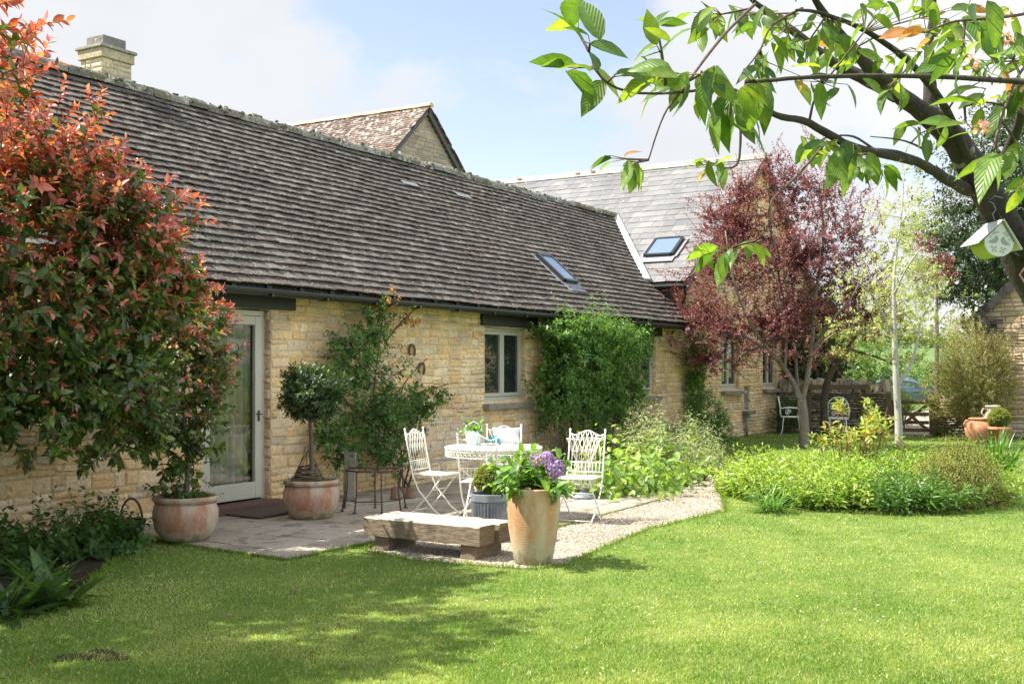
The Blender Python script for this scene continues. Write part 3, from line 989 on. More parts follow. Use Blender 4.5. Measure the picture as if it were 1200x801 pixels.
# old hand pump in its niche
pump = thing('wall_pump', 'old grey pump head in a wall niche with a stone shelf and pipe below', 'water pump', (25.2, WALL, 0))
mb = MB(); mb.box((25.14, WALL - .07, .55), (.46, .22, .08), jit=.01); mb.box((25.05, WALL - .05, .47), (.22, .14, .08), jit=.01)
mb.build('stone_shelf', M['sill'], pump, bevel=.015)
mb = MB(); mb.lathe([(.09, .62), (.10, .66), (.07, .72), (.075, .95), (.09, .98), (.05, 1.04), (.015, 1.1)], (25.22, WALL + .06, 0), 14)
mb.tube([(25.22, WALL + .02, .84), (25.22, WALL - .06, .84), (25.22, WALL - .08, .78)], .022, 8)
mb.build('pump_head', M['greytub'], pump)
mb = MB(); mb.tube([(25.0, WALL - .06, .46), (24.98, WALL - .08, .36), (25.02, WALL - .07, .2), (25.05, WALL - .07, 0.0)], [.03, .028, .026, .03], 8)
mb.box((25.0, WALL - .07, .36), (.1, .07, .05)); mb.box((25.03, WALL - .07, .16), (.1, .07, .04))
mb.build('pipe', M['greytub'], pump)
pipe = MB(); pipe.tube([(22.95, WALL - .07, 0), (22.95, WALL - .07, .42)], .028, 8); pipe.box((22.95, WALL - .07, .42), (.075, .075, .04))
tag(pipe.build('stand_pipe', M['greytub'], None, (22.95, WALL - .07, 0)), 'short grey stand pipe against the foot of the slate-roofed wing', 'pipe')

# ---- the tall gabled house behind
back = thing('gabled_house', 'tall stone gable with a brownish red tiled roof, rising behind the long cottage', 'house', (24.6, 17.5, 0))
BX, BZ, BT = 24.6, 8.55, .90
mb = MB()
bl = lambda z: (0, 4.6) if z < 6.6 else (max(0, 2.2 - (BZ - .12 - z) / BT), min(4.6, 2.2 + (BZ - .12 - z) / BT))
stones(mb, (BX - 2.2, 17.5, 4.5), UX, -UY, 4.6, BZ - .15 - 4.5, pal=np.array([(.36, .31, .21), (.32, .28, .2), (.40, .34, .23), (.30, .27, .21)]), lim=lambda z: bl(z + 4.5), hr=(.09, .14), lr=(.18, .42), depth=(.006, .016), mortar=(.32, .28, .21))
mb.add([(BX - 2.2, 17.52, 0), (BX + 2.4, 17.52, 0), (BX + 2.4, 17.52, 4.6), (BX - 2.2, 17.52, 4.6)], [(0, 1, 2, 3)], (.36, .31, .22))
mb.add([(BX - 2.1, 17.52, 0), (BX - 2.1, 26, 0), (BX - 2.1, 26, 6.6), (BX - 2.1, 17.52, 6.6)], [(0, 1, 2, 3)], (.36, .31, .22))
mb.build('wall', M['stone'], back)
S3 = unit(np.array([2.3, 0, 2.3 * BT]))
mb = MB()
roof_rows(mb, (BX - 2.3, 26, BZ - 2.3 * BT), -UY, S3, 26 - 17.3, 2.3 * math.hypot(1, BT), .11, (.15, .2), .014, REDT, None, jit=.006, skew=.01, wave=.004, gapn=.016, camber=.008)
S3b = unit(np.array([-2.5, 0, 2.5 * BT]))
roof_rows(mb, (BX + 2.5, 17.3, BZ - 2.5 * BT), UY, S3b, 8.7, 2.5 * math.hypot(1, BT), .2, (.2, .26), .014, REDT, None)
mb.add([(BX - 2.3, 17.33, BZ - 2.3 * BT - .03), (BX, 17.33, BZ - .03), (BX, 26, BZ - .03), (BX - 2.3, 26, BZ - 2.3 * BT - .03)], [(0, 1, 2, 3)], (.1, .08, .07))
mb.add([(BX + 2.5, 17.33, BZ - 2.5 * BT - .03), (BX, 17.33, BZ - .03), (BX, 26, BZ - .03), (BX + 2.5, 26, BZ - 2.5 * BT - .03)], [(0, 1, 2, 3)], (.1, .08, .07))
broof = mb.build('roof', M['redtile'], back)
mb = MB()
y = 17.28
while y < 26:
    t = np.linspace(0, math.pi, 7)
    prof = [(.11 * math.cos(q), .10 * math.sin(q)) for q in t]
    mb.prism(prof, (BX, y, BZ - .01 + R.uniform(-.008, .008)), (BX, y + .32, BZ - .01), UX, UZ, [(.5, .36, .2), (.42, .35, .26), (.55, .42, .26)][R.integers(3)])
    y += .33
mb.build('ridge', M['redtile'], broof)
mb = MB()
mb.bar((BX - 2.3, 17.4, BZ - 2.3 * BT - .1), (BX, 17.4, BZ - .1), .05, .15)
mb.bar((BX + 2.5, 17.4, BZ - 2.5 * BT - .1), (BX, 17.4, BZ - .1), .05, .15)
mb.build('bargeboard', mat_plain('weathered_board', (.09, .085, .075), .8), back)
mb = MB(); mb.box((BX - 2.02, 17.42, BZ - 2.1 * BT - .14), (.26, .14, .34), jit=.01); mb.build('kneeler', M['lead'], back)
for q, z in ((-1.25, 7.1), (1.15, 7.05)):
    mb = MB()
    mb.box((BX + q, 17.46, z), (.1, .1, .1), jit=.012)
    mb.build('corbel', M['oldstone'], back)

# ---- outbuilding on the right: gable in the plane X=27.6, corner Y=4.25
outb = thing('stone_outbuilding', 'small stone outbuilding with a black bargeboard, by the garden gate', 'outbuilding', (27.6, 2.3, 0))
OX, OY0, OW = 27.6, 4.2, 4.2
OZ, OT = 2.72, .95
mb = MB()
RUB = np.array([(.46, .345, .225), (.41, .30, .19), (.50, .385, .26), (.38, .29, .20), (.52, .42, .30)])
oop = [(2.0, 3.4, .75, 1.62)]
ol = lambda z: (0, OW) if z < OZ else ((z - OZ) / OT, OW - (z - OZ) / OT)
stones(mb, (OX, OY0, 0), -UY, -UX, OW, OZ + OW / 2 * OT, pal=RUB, lim=ol, openings=oop, hr=(.07, .15), lr=(.16, .5), depth=(.015, .045), mortar=(.34, .29, .22))
stones(mb, (OX + 8, OY0, 0), -UX, UY, 8, OZ, pal=RUB, hr=(.1, .18), lr=(.3, .6))
mb.add([(OX, OY0 - OW, 0), (OX + 8, OY0 - OW, 0), (OX + 8, OY0 - OW, OZ), (OX, OY0 - OW, OZ)], [(0, 1, 2, 3)], (.36, .3, .22))
mb.build('wall', M['stone'], outb)
mb = MB()
rz = OZ + OW / 2 * OT
S4 = unit(np.array([0, -OW / 2, OW / 2 * OT]))
n4 = math.hypot(OW / 2 + .18, (OW / 2 + .18) * OT)
roof_rows(mb, (OX - .18, OY0 + .18, OZ - .18 * OT + .05), UX, S4, 8.4, n4, .16, (.19, .25), .02, TILE)
S5 = unit(np.array([0, OW / 2, OW / 2 * OT]))
roof_rows(mb, (OX + 8.2, OY0 - OW - .18, OZ - .18 * OT + .05), -UX, S5, 8.4, n4, .16, (.19, .25), .02, TILE)
mb.add([(OX - .17, OY0 + .18, OZ - .15), (OX - .17, OY0 - OW / 2, rz + .03), (OX + 8, OY0 - OW / 2, rz + .03), (OX + 8, OY0 + .18, OZ - .15)], [(0, 1, 2, 3)], (.05, .05, .05))
mb.add([(OX - .17, OY0 - OW - .18, OZ - .15), (OX - .17, OY0 - OW / 2, rz + .03), (OX + 8, OY0 - OW / 2, rz + .03), (OX + 8, OY0 - OW - .18, OZ - .15)], [(0, 1, 2, 3)], (.05, .05, .05))
mb.build('roof', M['tile'], outb)
mb = MB()
mb.bar((OX - .19, OY0 + .22, OZ - .27), (OX - .19, OY0 - OW / 2, rz - .06), .03, .17)
mb.bar((OX - .19, OY0 - OW - .22, OZ - .27), (OX - .19, OY0 - OW / 2, rz - .06), .03, .17)
mb.bar((OX - .19, OY0 + .28, OZ - .12), (OX - .19, OY0 - .62, OZ - .12), .05, .09)
mb.bar((OX - .12, OY0 - .42, OZ - .16), (OX - .12, OY0 - .42, OZ - .75), .12, .12, up=UX)
mb.build('bargeboard', M['black'], outb)
mb = MB(); mb.box((OX + .14, OY0 - 2.7, 1.18), (.04, 1.4, .88)); mb.build('window', mat_plain('dark_blue_window', (.03, .045, .07), .25), outb)
mb = MB(); mb.box((OX - .02, OY0 - 2.7, .70), (.22, 1.6, .09), jit=.006); mb.build('sill', M['sill'], outb, bevel=.01)
mb = MB(); mb.box((OX - .22, OY0 - 2.9, .11), (.4, 2.3, .22), jit=.01); mb.build('brick_plinth', M['brick'], outb, bevel=.012)
lan = thing('wall_lantern', 'small old lantern on a bracket under the outbuilding eaves', 'lantern', (OX - .05, OY0 + .16, 2.3))
mb = MB(); mb.tube([(OX, OY0 + .0, 2.48), (OX - .02, OY0 + .1, 2.52), (OX - .03, OY0 + .17, 2.46)], .012, 6); mb.build('bracket', M['gutter'], lan)
mb = MB(); mb.lathe([(.012, 2.46), (.03, 2.44), (.105, 2.37), (.10, 2.36)], (OX - .03, OY0 + .17, 0), 6, smooth=False); mb.build('hood', M['greytub'], lan)
mb = MB(); mb.lathe([(.075, 2.36), (.05, 2.18), (.03, 2.16)], (OX - .03, OY0 + .17, 0), 6, smooth=False); mb.build('glass', M['lead'], lan)

# ---- boundary wall with standing cope stones, gate, short wall
def drywall(x, ya, yb, h, cope, label, name='garden_wall', th=.42, copecol=DRY):
    t = thing(name, label, 'wall', (x, (ya + yb) / 2, 0))
    mb = MB()
    ln = abs(yb - ya)
    sg = 1 if yb > ya else -1
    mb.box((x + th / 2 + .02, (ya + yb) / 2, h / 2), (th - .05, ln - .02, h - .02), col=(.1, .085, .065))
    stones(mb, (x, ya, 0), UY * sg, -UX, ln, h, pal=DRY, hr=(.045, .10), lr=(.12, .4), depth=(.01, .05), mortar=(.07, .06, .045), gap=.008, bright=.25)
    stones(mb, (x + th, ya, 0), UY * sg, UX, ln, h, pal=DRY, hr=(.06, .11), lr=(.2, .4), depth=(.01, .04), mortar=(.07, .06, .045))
    mb.build('stonework', M['oldstone'], t)
    mb = MB()
    y = 0
    while y < ln - .04:
        w = R.uniform(.05, .10)
        hh = cope * R.uniform(.6, 1.25)
        a = R.uniform(-.3, .3)
        ax = [UX, np.array([0, math.cos(a), math.sin(a)]), np.array([0, -math.sin(a), math.cos(a)])]
        mb.box((x + th / 2 + R.uniform(-.03, .03), ya + sg * (y + w / 2), h + hh / 2 - .01), (th * R.uniform(.85, 1.1), w * .95, hh), ax, DRY[R.integers(5)] * R.uniform(.8, 2.2), jit=.022)  # random tones, raised so the sunlit tops are in the colour
        y += w
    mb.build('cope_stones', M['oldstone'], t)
    return t
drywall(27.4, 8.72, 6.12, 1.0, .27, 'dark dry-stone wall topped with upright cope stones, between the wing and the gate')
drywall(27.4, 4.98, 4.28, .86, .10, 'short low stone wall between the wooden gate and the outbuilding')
gate = thing('garden_gate', 'low wooden five-bar gate with crossed braces between the stone walls', 'gate', (27.45, 5.5, 0))
ga, gb = 6.0, 5.08
for y_ in (ga - .04, gb + .04):
    mb = MB(); mb.box((27.45, y_, .42), (.05, .09, .80), jit=.004); mb.build('stile', M['wood'], gate, bevel=.005)
for i, z in enumerate((.12, .30, .49)):
    mb = MB(); mb.box((27.44, (ga + gb) / 2, z), (.03, ga - gb - .18, .075), jit=.004); mb.build('rail', M['wood'], gate, bevel=.004)
mb = MB(); mb.box((27.45, (ga + gb) / 2, .775), (.07, ga - gb + .02, .09), jit=.004); mb.build('top_rail', M['wood'], gate, bevel=.005)
for q in (0, 1):
    mb = MB(); ya, yb = (ga - .1, gb + .1) if q else (gb + .1, ga - .1)
    mb.bar((27.41 - .03 * q, ya, .12), (27.41 - .03 * q, yb, .73), .07, .025, up=UX); mb.build('brace', M['wood'], gate)
for y_, h_, lb in ((6.07, .98, 'square wooden gate post on the long dry-stone wall side'), (5.02, .92, 'square wooden gate post on the outbuilding side of the gate')):
    mb = MB(); mb.box((27.42, y_, h_ / 2), (.13, .11, h_), jit=.006)
    tag(mb.build('gate_post', M['wood'], None, (27.42, y_, 0), bevel=.01), lb, 'gate post', 'posts of the wooden garden gate')
# ------------------------------------------------------------------ ground
def inpoly(x, y, poly):
    r = np.zeros(len(x), bool)
    p = np.asarray(poly)[:, :2]
    for (xa, ya), (xb, yb) in zip(p, np.roll(p, -1, 0)):
        c = (ya > y) != (yb > y)
        r ^= c & (x < (xb - xa) * (y - ya) / (yb - ya + 1e-12) + xa)
    return r
def clip(poly, win):
    """part of a polygon inside a convex window (counter-clockwise)"""
    o = [tuple(q[:2]) for q in poly]
    for (ax_, ay), (bx, by) in zip(win, win[1:] + win[:1]):
        i, o = o, []
        if not i: return []
        ins = lambda q: (bx - ax_) * (q[1] - ay) - (by - ay) * (q[0] - ax_) >= 0
        for k in range(len(i)):
            a, b = i[k - 1], i[k]
            if ins(a) != ins(b):
                d1 = (bx - ax_) * (a[1] - ay) - (by - ay) * (a[0] - ax_)
                d2 = (bx - ax_) * (b[1] - ay) - (by - ay) * (b[0] - ax_)
                t = d1 / (d1 - d2)
                o.append((a[0] + t * (b[0] - a[0]), a[1] + t * (b[1] - a[1])))
            if ins(b): o.append(b)
    return o
pts = lambda q: np.array([G(*p)[:2] for p in q])
PATIO = np.concatenate([pts([(178, 633), (255, 645), (335, 657), (432, 637), (480, 629), (560, 628), (654, 619), (705, 605), (772, 587), (800, 573)]),
                        np.array([[16.2, 7.3], [15.4, 8.0], [14.6, 8.76], [6.4, 8.76]])])
GRAVEL = np.concatenate([pts([(428, 645), (480, 656), (560, 663), (625, 667), (665, 661), (700, 645), (760, 620), (848, 599), (846, 585), (838, 572), (846, 560), (838, 552), (806, 557), (795, 575), (768, 588), (700, 606), (654, 620), (560, 629), (480, 630)])])
BORDER = np.concatenate([pts([(668, 584), (735, 586), (790, 580), (818, 560), (835, 548), (815, 536)]), np.array([[20.6, 8.3], [20.6, 8.78], [13.4, 8.78], [13.2, 8.35]])])
LEFTBED = np.array([[2.0, 8.78], [7.0, 8.78], G(165, 634)[:2], G(120, 672)[:2], G(78, 712)[:2], G(-20, 732)[:2], G(-160, 735)[:2]])
bc = L(13.75, 4.26)
ta = np.linspace(0, 2 * math.pi, 28, endpoint=False)
BED = np.array([(bc + VD * 1.82 * math.sin(t) + RD * 1.64 * math.cos(t) * (1 + .05 * math.sin(3 * t)))[:2] for t in ta])

def sheet(name, poly, z, mat, kind='structure', z0=None):
    mb = MB(); mb.poly(poly, z - .05 if z0 is None else z0, z)
    return tag(mb.build(name, mat), kind=kind)
# countryside beyond: one terrain sheet rising to a low ridge, reaching the horizon
mb = MB()
gx = np.concatenate([np.linspace(-60, 28.4, 14), np.linspace(36, 900, 60)])
gy = np.linspace(-700, 700, 57)
def terrain(x, y):
    d = x * VD[0] + y * VD[1]
    k = np.clip((d - 60) / 260, 0, 1)
    return -.06 + 7.2 * k * k * (3 - 2 * k) + .5 * np.sin(x * .02 + 1) * np.sin(y * .017) * k
X_, Y_ = np.meshgrid(gx, gy, indexing='ij')
v = np.stack([X_, Y_, terrain(X_, Y_)], -1).reshape(-1, 3)
a_, b_n = len(gx), len(gy)
ii = (np.arange(a_ - 1)[:, None] * b_n + np.arange(b_n - 1)[None]).ravel()
mb.arr(v, np.stack([ii, ii + b_n, ii + b_n + 1, ii + 1], 1), np.full(len(ii), 4), (.1, .17, .05), True)
tag(mb.build('field', M['field']), kind='structure')
sheet('lawn', [(-14, -16), (27.6, -16), (27.6, 8.9), (-14, 8.9)], 0.0, M['lawn'])
sheet('gravel_drive', [(27.6, -8), (44, -8), (44, 30), (27.6, 30)], -.012, M['drive'])
sheet('gravel_path', GRAVEL, .006, M['drive'])
sheet('bed_soil', BORDER, .012, M['earth'])
sheet('bed_soil', LEFTBED, .012, M['earth'])
sheet('bed_soil', BED, .012, M['earth'])
# flagstone patio, laid in courses of random lengths
mb = MB()
FL = np.array([(.33, .275, .21), (.29, .245, .19), (.37, .315, .24), (.31, .255, .185), (.35, .30, .235)])
y = 8.76
pp = np.asarray(PATIO)
while y > pp[:, 1].min():
    h = R.uniform(.42, .62)
    x = 5.5 + R.uniform(0, .4)
    while x < pp[:, 0].max():
        w = R.uniform(.45, .95)
        g = .008
        q = clip(PATIO, [(x + g, y - h + g), (x + w - g, y - h + g), (x + w - g, y - g), (x + g, y - g)])
        if len(q) > 2:
            c = FL[R.integers(5)] * R.uniform(.88, 1.1)
            mb.poly(q, -.03, .026 + R.uniform(-.003, .003), c)
        x += w
    y -= h
tag(mb.build('patio', M['flag'], bevel=.004), kind='structure')
sheet('patio_bedding', PATIO, .012, M['earth'])

# pebbles of the path
def scatter_px(n, x0, x1, y0, y1):
    px, py = R.uniform(x0, x1, n), R.uniform(y0, y1, n)
    d = FPX * EYE / (py - HZ)
    lat = (px - 600) / FPX * d
    return VD[None] * d[:, None] + RD[None] * lat[:, None], d
p, d = scatter_px(90000, 415, 860, 548, 670)
k = inpoly(p[:, 0], p[:, 1], GRAVEL)
p, d = p[k], d[k]
m = len(p)
sz = R.uniform(.006, .013, (m, 1)) * (d[:, None] / 10) ** .4
O8 = np.array([[1, 0, 0], [-1, 0, 0], [0, 1, 0], [0, -1, 0], [0, 0, 1], [0, 0, -1]], float)
ft = np.array([0, 2, 4, 2, 1, 4, 1, 3, 4, 3, 0, 4, 2, 0, 5, 1, 2, 5, 3, 1, 5, 0, 3, 5])
an_ = R.uniform(0, 6.3, m)
rot = np.stack([np.cos(an_), -np.sin(an_), np.sin(an_), np.cos(an_)], 1).reshape(m, 2, 2)
v = O8[None] * R.uniform(.6, 1.25, (m, 6, 1)) * np.stack([R.uniform(.8, 1.4, m), R.uniform(.7, 1, m), R.uniform(.45, .75, m)], 1)[:, None]
v[:, :, :2] = np.einsum('mij,mkj->mki', rot, v[:, :, :2])
v = v * sz[:, :, None] + p[:, None] + np.array([0, 0, .010])
pc = np.array([(.40, .335, .25), (.30, .25, .185), (.46, .40, .31), (.35, .28, .19), (.52, .47, .39), (.25, .21, .16)])
mb = MB(); mb.arr(v, (np.arange(m) * 6)[:, None] + ft, np.full(m * 8, 3), np.repeat(pc[R.integers(6, size=m)], 6, 0))
tag(mb.build('pebbles', M['pebble']), 'pale loose pebbles of the gravel path', kind='stuff')

# mown grass
def grass(n, x0, x1, y0, y1, hmul=1.0):
    p, d = scatter_px(n, x0, x1, y0, y1)
    ok = (p[:, 1] < 8.7) & (p[:, 0] < 27.3) & (p[:, 0] > -5)
    for q in (PATIO, GRAVEL, BED, BORDER, LEFTBED):
        ok &= ~inpoly(p[:, 0], p[:, 1], q)
    ok &= ~((p[:, 0] > 26.8) & (p[:, 1] < 4.4))
    return p[ok], d[ok]
ps, ds = zip(grass(420000, -330, 1560, 600, 860), grass(150000, -60, 1400, 508, 600))
p, d = np.concatenate(ps), np.concatenate(ds)
m = len(p)
tone = .5 + .26 * np.sin(p[:, 0] * 1.7 + np.sin(p[:, 1] * 1.3) * 2) * np.sin(p[:, 1] * 2.1 + np.sin(p[:, 0] * .9) * 2) + .16 * np.sin(p[:, 0] * 4.7 + np.sin(p[:, 1] * 5.1)) * np.sin(p[:, 1] * 4.1 + 1) + .14 * np.sin(p[:, 0] * 11 + 3 * np.sin(p[:, 1] * 7)) * np.sin(p[:, 1] * 13)
tone = np.clip((tone - .5) * 1.5 + .45 + R.uniform(-.28, .28, m), 0, 1)[:, None]
ca, cb, cd_ = np.array([.125, .215, .040]), np.array([.315, .365, .115]), np.array([.48, .45, .26])
c = ca + (cb - ca) * tone
dry = R.random(m) < .07 + .10 * (tone[:, 0] > .75)
c[dry] = cd_ * R.uniform(.7, 1.2, (dry.sum(), 1))
c *= R.uniform(.75, 1.25, (m, 1))
hh = R.uniform(.010, .030, m) * (1 + .2 * (d > 10)) * (1 - .25 * tone[:, 0])
ww = np.maximum(.0032, d * .00040) * R.uniform(.7, 1.4, m)
an_ = R.uniform(0, 2 * math.pi, m)
sx = np.stack([np.cos(an_), np.sin(an_), np.zeros(m)], 1)
ln_ = R.normal(0, .7, (m, 3)); ln_[:, 2] = 1
tip = p + unit(ln_) * hh[:, None] + np.c_[np.zeros((m, 2)), np.full(m, .002)]
v = np.stack([p - sx * ww[:, None], p + sx * ww[:, None], tip], 1)
mb = MB(); mb.arr(v, np.arange(m * 3), np.full(m, 3), np.repeat(c, 3, 0))
# longer tufts along the lawn edges
ed = []
for poly in (PATIO, GRAVEL, BED, LEFTBED):
    q = np.asarray(poly)[:, :2]
    for a, b in zip(q, np.roll(q, -1, 0)):
        k = int(np.linalg.norm(b - a) * 330)
        t = R.random((k, 1))
        ed.append(a + (b - a) * t + R.normal(0, .025, (k, 2)))
ed = np.concatenate(ed)
ok = ed[:, 1] < 8.2
for q in (PATIO, GRAVEL):
    ok &= ~inpoly(ed[:, 0], ed[:, 1], np.asarray(q)) | (R.random(len(ed)) < .12)
ed = ed[ok]
e3 = np.c_[ed, np.full(len(ed), .0)]
dn = R.normal(0, .5, (len(ed), 3)); dn[:, 2] = 1
mb.leaves(e3, dn, R.normal(size=(len(ed), 3)), R.uniform(.025, .06, len(ed)), R.uniform(.005, .009, len(ed)), np.array([.15, .23, .04]) * R.uniform(.7, 1.5, (len(ed), 1)), curl=.4)
tag(mb.build('grass', M['grassblade']), 'short mown lawn grass', kind='stuff')
# worn patches of earth, fallen petals on the lawn
mb = MB()
for px, py, rx, ry in ((110, 769, .20, .05),):
    q = G(px, py)
    t = np.linspace(0, 2 * math.pi, 22, endpoint=False)
    rr = 1 + .25 * np.sin(3 * t + px) + .15 * np.sin(5 * t)
    mb.poly([(q + RD * rx * k * math.cos(a) + VD * ry * 2.2 * k * math.sin(a))[:2] for a, k in zip(t, rr)], .001, .007)
tag(mb.build('bare_earth', M['earth']), kind='structure')
mb = MB()
p, d = scatter_px(150, 10, 420, 655, 790)
ok = ~inpoly(p[:, 0], p[:, 1], LEFTBED) & (R.random(150) < .12)
p = p[ok]; m = len(p)
mb.leaves(p + [0, 0, .028], np.c_[R.normal(size=(m, 2)), R.normal(0, .2, m)], np.array([0, 0, 1.]) + R.normal(0, .25, (m, 3)), R.uniform(.04, .075, m), R.uniform(.02, .03, m), np.array([(.16, .05, .03), (.14, .07, .04), (.22, .13, .08)])[R.integers(3, size=m)], big=True)
dz = MB()
p, d = scatter_px(120, 560, 1300, 600, 800)
cl = np.sin(p[:, 0] * 2.3) * np.sin(p[:, 1] * 1.9 + 1) > .1
p = p[cl & ~inpoly(p[:, 0], p[:, 1], GRAVEL) & ~inpoly(p[:, 0], p[:, 1], BED)]
for k in range(4):
    dz.leaves(p + [0, 0, .03], np.c_[R.normal(size=(len(p), 2)), np.full(len(p), .15)], np.tile([0, 0, 1.], (len(p), 1)), .011, .008, np.tile([.8, .8, .76], (len(p), 1)))
tag(dz.build('daisies', M['daisy']), 'tiny white daisies dotted over the sunlit lawn', kind='stuff')
tag(mb.build('fallen_leaves', M['leaf']), 'scattered red fallen leaves on the shaded lawn', kind='stuff')

# ------------------------------------------------------------------ plants: shared makers
PAL = {
 'photinia_green': [(.055, .10, .025), (.075, .13, .03), (.045, .085, .022), (.14, .19, .04), (.10, .10, .04)],
 'photinia_red': [(.40, .085, .07), (.46, .14, .11), (.31, .07, .06), (.44, .18, .11), (.27, .085, .07), (.50, .19, .16)],
 'bay': [(.03, .055, .018), (.04, .07, .022), (.055, .09, .028)],
 'rose': [(.07, .145, .045), (.09, .18, .055), (.12, .22, .06), (.055, .11, .04)],
 'creeper': [(.075, .165, .028), (.10, .21, .038), (.055, .125, .022), (.16, .27, .055)],
 'lime': [(.20, .31, .045), (.26, .37, .06), (.14, .25, .035), (.34, .42, .09)],
 'limehosta': [(.15, .25, .05), (.20, .31, .06), (.12, .21, .04), (.28, .36, .09)],
 'silver': [(.32, .37, .25), (.40, .43, .32), (.25, .30, .19), (.18, .25, .11)],
 'purple': [(.135, .04, .058), (.18, .05, .072), (.10, .034, .05), (.24, .075, .095), (.29, .12, .13)],
 'pale': [(.28, .34, .12), (.34, .38, .17), (.22, .28, .09), (.42, .44, .25)],
 'yew': [(.022, .045, .018), (.03, .058, .02), (.042, .075, .022), (.06, .09, .028)],
 'box': [(.12, .16, .025), (.18, .21, .035), (.24, .26, .05)],
 'spirea': [(.22, .28, .07), (.28, .32, .10), (.30, .25, .11), (.18, .25, .055), (.36, .36, .15)],
 'ceanothus': [(.20, .24, .07), (.27, .29, .10), (.46, .39, .28), (.54, .45, .36), (.24, .28, .09), (.36, .35, .13)],
 'hydrangea': [(.09, .19, .03), (.13, .25, .04), (.17, .29, .06), (.07, .15, .03)],
 'iris': [(.06, .14, .028), (.085, .18, .036), (.13, .23, .055)],
 'dark': [(.04, .085, .022), (.055, .115, .03), (.07, .135, .032)],
 'cherry': [(.085, .155, .028), (.125, .20, .033), (.06, .12, .022), (.18, .25, .04), (.095, .16, .028)],
 'bronze': [(.36, .16, .06), (.30, .11, .05), (.32, .22, .06)],
 'hedge': [(.06, .12, .02), (.09, .16, .03), (.12, .2, .035), (.04, .085, .018)],
}
PAL = {k: np.array(v) for k, v in PAL.items()}
def pick(pal, m, var=.2):
    p = PAL[pal] if isinstance(pal, str) else np.asarray(pal)
    return p[R.integers(len(p), size=m)] * R.uniform(1 - var, 1 + var, (m, 1))
def sphere_dirs(n, zmin=-1.0):
    z = R.uniform(zmin, 1, n)
    a = R.uniform(0, 2 * math.pi, n)
    r = np.sqrt(1 - z * z)
    return np.stack([r * np.cos(a), r * np.sin(a), z], 1)
def sprigs(mb, base, dirs, lens, k, ln, wd, pal, tip=None, tip_t=.7, spread=.8, droop=.15, big=False, up=.5, stem=None, stem_col=(.06, .04, .025), t0=.15, curl=.25, fold=.35, var=.2, tipscale=.6):
    """leafy shoots: k leaves spiralling up each of many shoots; the newest leaves may have another colour"""
    base, dirs = np.asarray(base, float), unit(dirs)
    n = len(base)
    lens = np.broadcast_to(np.asarray(lens, float), (n,))
    e1 = unit(np.cross(dirs, R.normal(size=(n, 3))))
    e2 = np.cross(dirs, e1)
    t = np.linspace(t0, 1, k)[None] + R.uniform(-.5, .5, (n, k)) * (1 - t0) / k
    t = np.clip(t, 0, 1.02)
    ph = np.arange(k)[None] * 2.4 + R.uniform(0, 6.3, (n, 1)) + R.normal(0, .35, (n, k))
    pos = base[:, None] + dirs[:, None] * (lens[:, None] * t)[:, :, None]
    side = np.cos(ph)[:, :, None] * e1[:, None] + np.sin(ph)[:, :, None] * e2[:, None]
    sp = spread * (1.15 - .55 * t)[:, :, None]
    D = dirs[:, None] * (1.05 - sp * .6) + side * sp - np.array([0, 0, 1.]) * droop * R.uniform(0, 2, (n, k, 1))
    NN = dirs[:, None] * .7 + np.array([0, 0, up]) + R.normal(0, .35, (n, k, 3))
    Ls = ln * R.uniform(.5, 1.3, (n, k)) * (1 - (1 - tipscale) * np.clip((t - .6) / .4, 0, 1))
    c = pick(pal, n * k, var).reshape(n, k, 3) * R.uniform(.8, 1.2, (n, 1, 1))
    if tip is not None:
        tt = t + R.normal(0, .12, (n, k)) > np.broadcast_to(np.asarray(tip_t, float).reshape(-1, 1), (n, 1))
        c[tt] = pick(tip, int(tt.sum()), .25)
    mb.leaves(pos.reshape(-1, 3), D.reshape(-1, 3), NN.reshape(-1, 3), Ls.ravel(), (Ls * wd / ln).ravel(), c.reshape(-1, 3), big, curl, fold)
    if stem:
        mb.sticks(base, base + dirs * lens[:, None] * .97, stem, stem * .4, np.asarray(stem_col))
def lump(dirs, seed, amt):
    w = np.zeros(len(dirs))
    g = np.random.default_rng(seed)
    for i in range(7):
        k = unit(g.normal(size=3)) * g.uniform(2.2, 6.5)
        w += np.sin(dirs @ k + g.uniform(0, 6.3))
    return 1 + amt * w / 2.2
def crown_pts(c, rad, n, seed=1, inner=.45, amt=.22, zmin=-1.0, flat=None):
    """points and outward directions through a lumpy ellipsoid crown, denser towards the outside"""
    u = sphere_dirs(n, zmin)
    r = np.maximum(inner + (1 - inner) * R.random(n) ** .6, 0) * lump(u, seed, amt)
    rad = np.asarray(rad, float)
    p = np.asarray(c, float) + u * r[:, None] * rad
    return p, unit(u / rad)
def limbs(mb, skel, targets, r0=.012, col=(.10, .08, .06), n=4, bend=.25, mincos=None):
    """grow thin branches from the nearest point of the skeleton to every target"""
    sk = [tuple(q) for q in skel]
    P_ = np.array([q[:3] for q in sk])
    rr = np.array([q[3] for q in sk])
    tg = np.asarray(targets, float)
    order = np.argsort(np.min(np.linalg.norm(tg[:, None] - P_[None], axis=2), 1))
    for i in order:
        t = tg[i]
        dd = np.linalg.norm(P_ - t, axis=1) + 1.5 * np.maximum(0, P_[:, 2] - t[2])
        j = int(np.argmin(dd))
        a = P_[j]
        ln = np.linalg.norm(t - a)
        if ln < .04: continue
        mid = (a + t) / 2 + R.normal(0, .10, 3) * ln + np.array([0, 0, -bend * ln * .35])
        s = np.linspace(0, 1, 6)[:, None]
        q = (1 - s) ** 2 * a + 2 * s * (1 - s) * mid + s * s * t
        ra = min(rr[j] * .65, r0 + .008 * ln)
        rad = np.linspace(ra, max(.0025, ra * .3), 6)
        mb.tube(q, rad, n, col, caps=False)
        P_ = np.concatenate([P_, q[1:]])
        rr = np.concatenate([rr, rad[1:]])
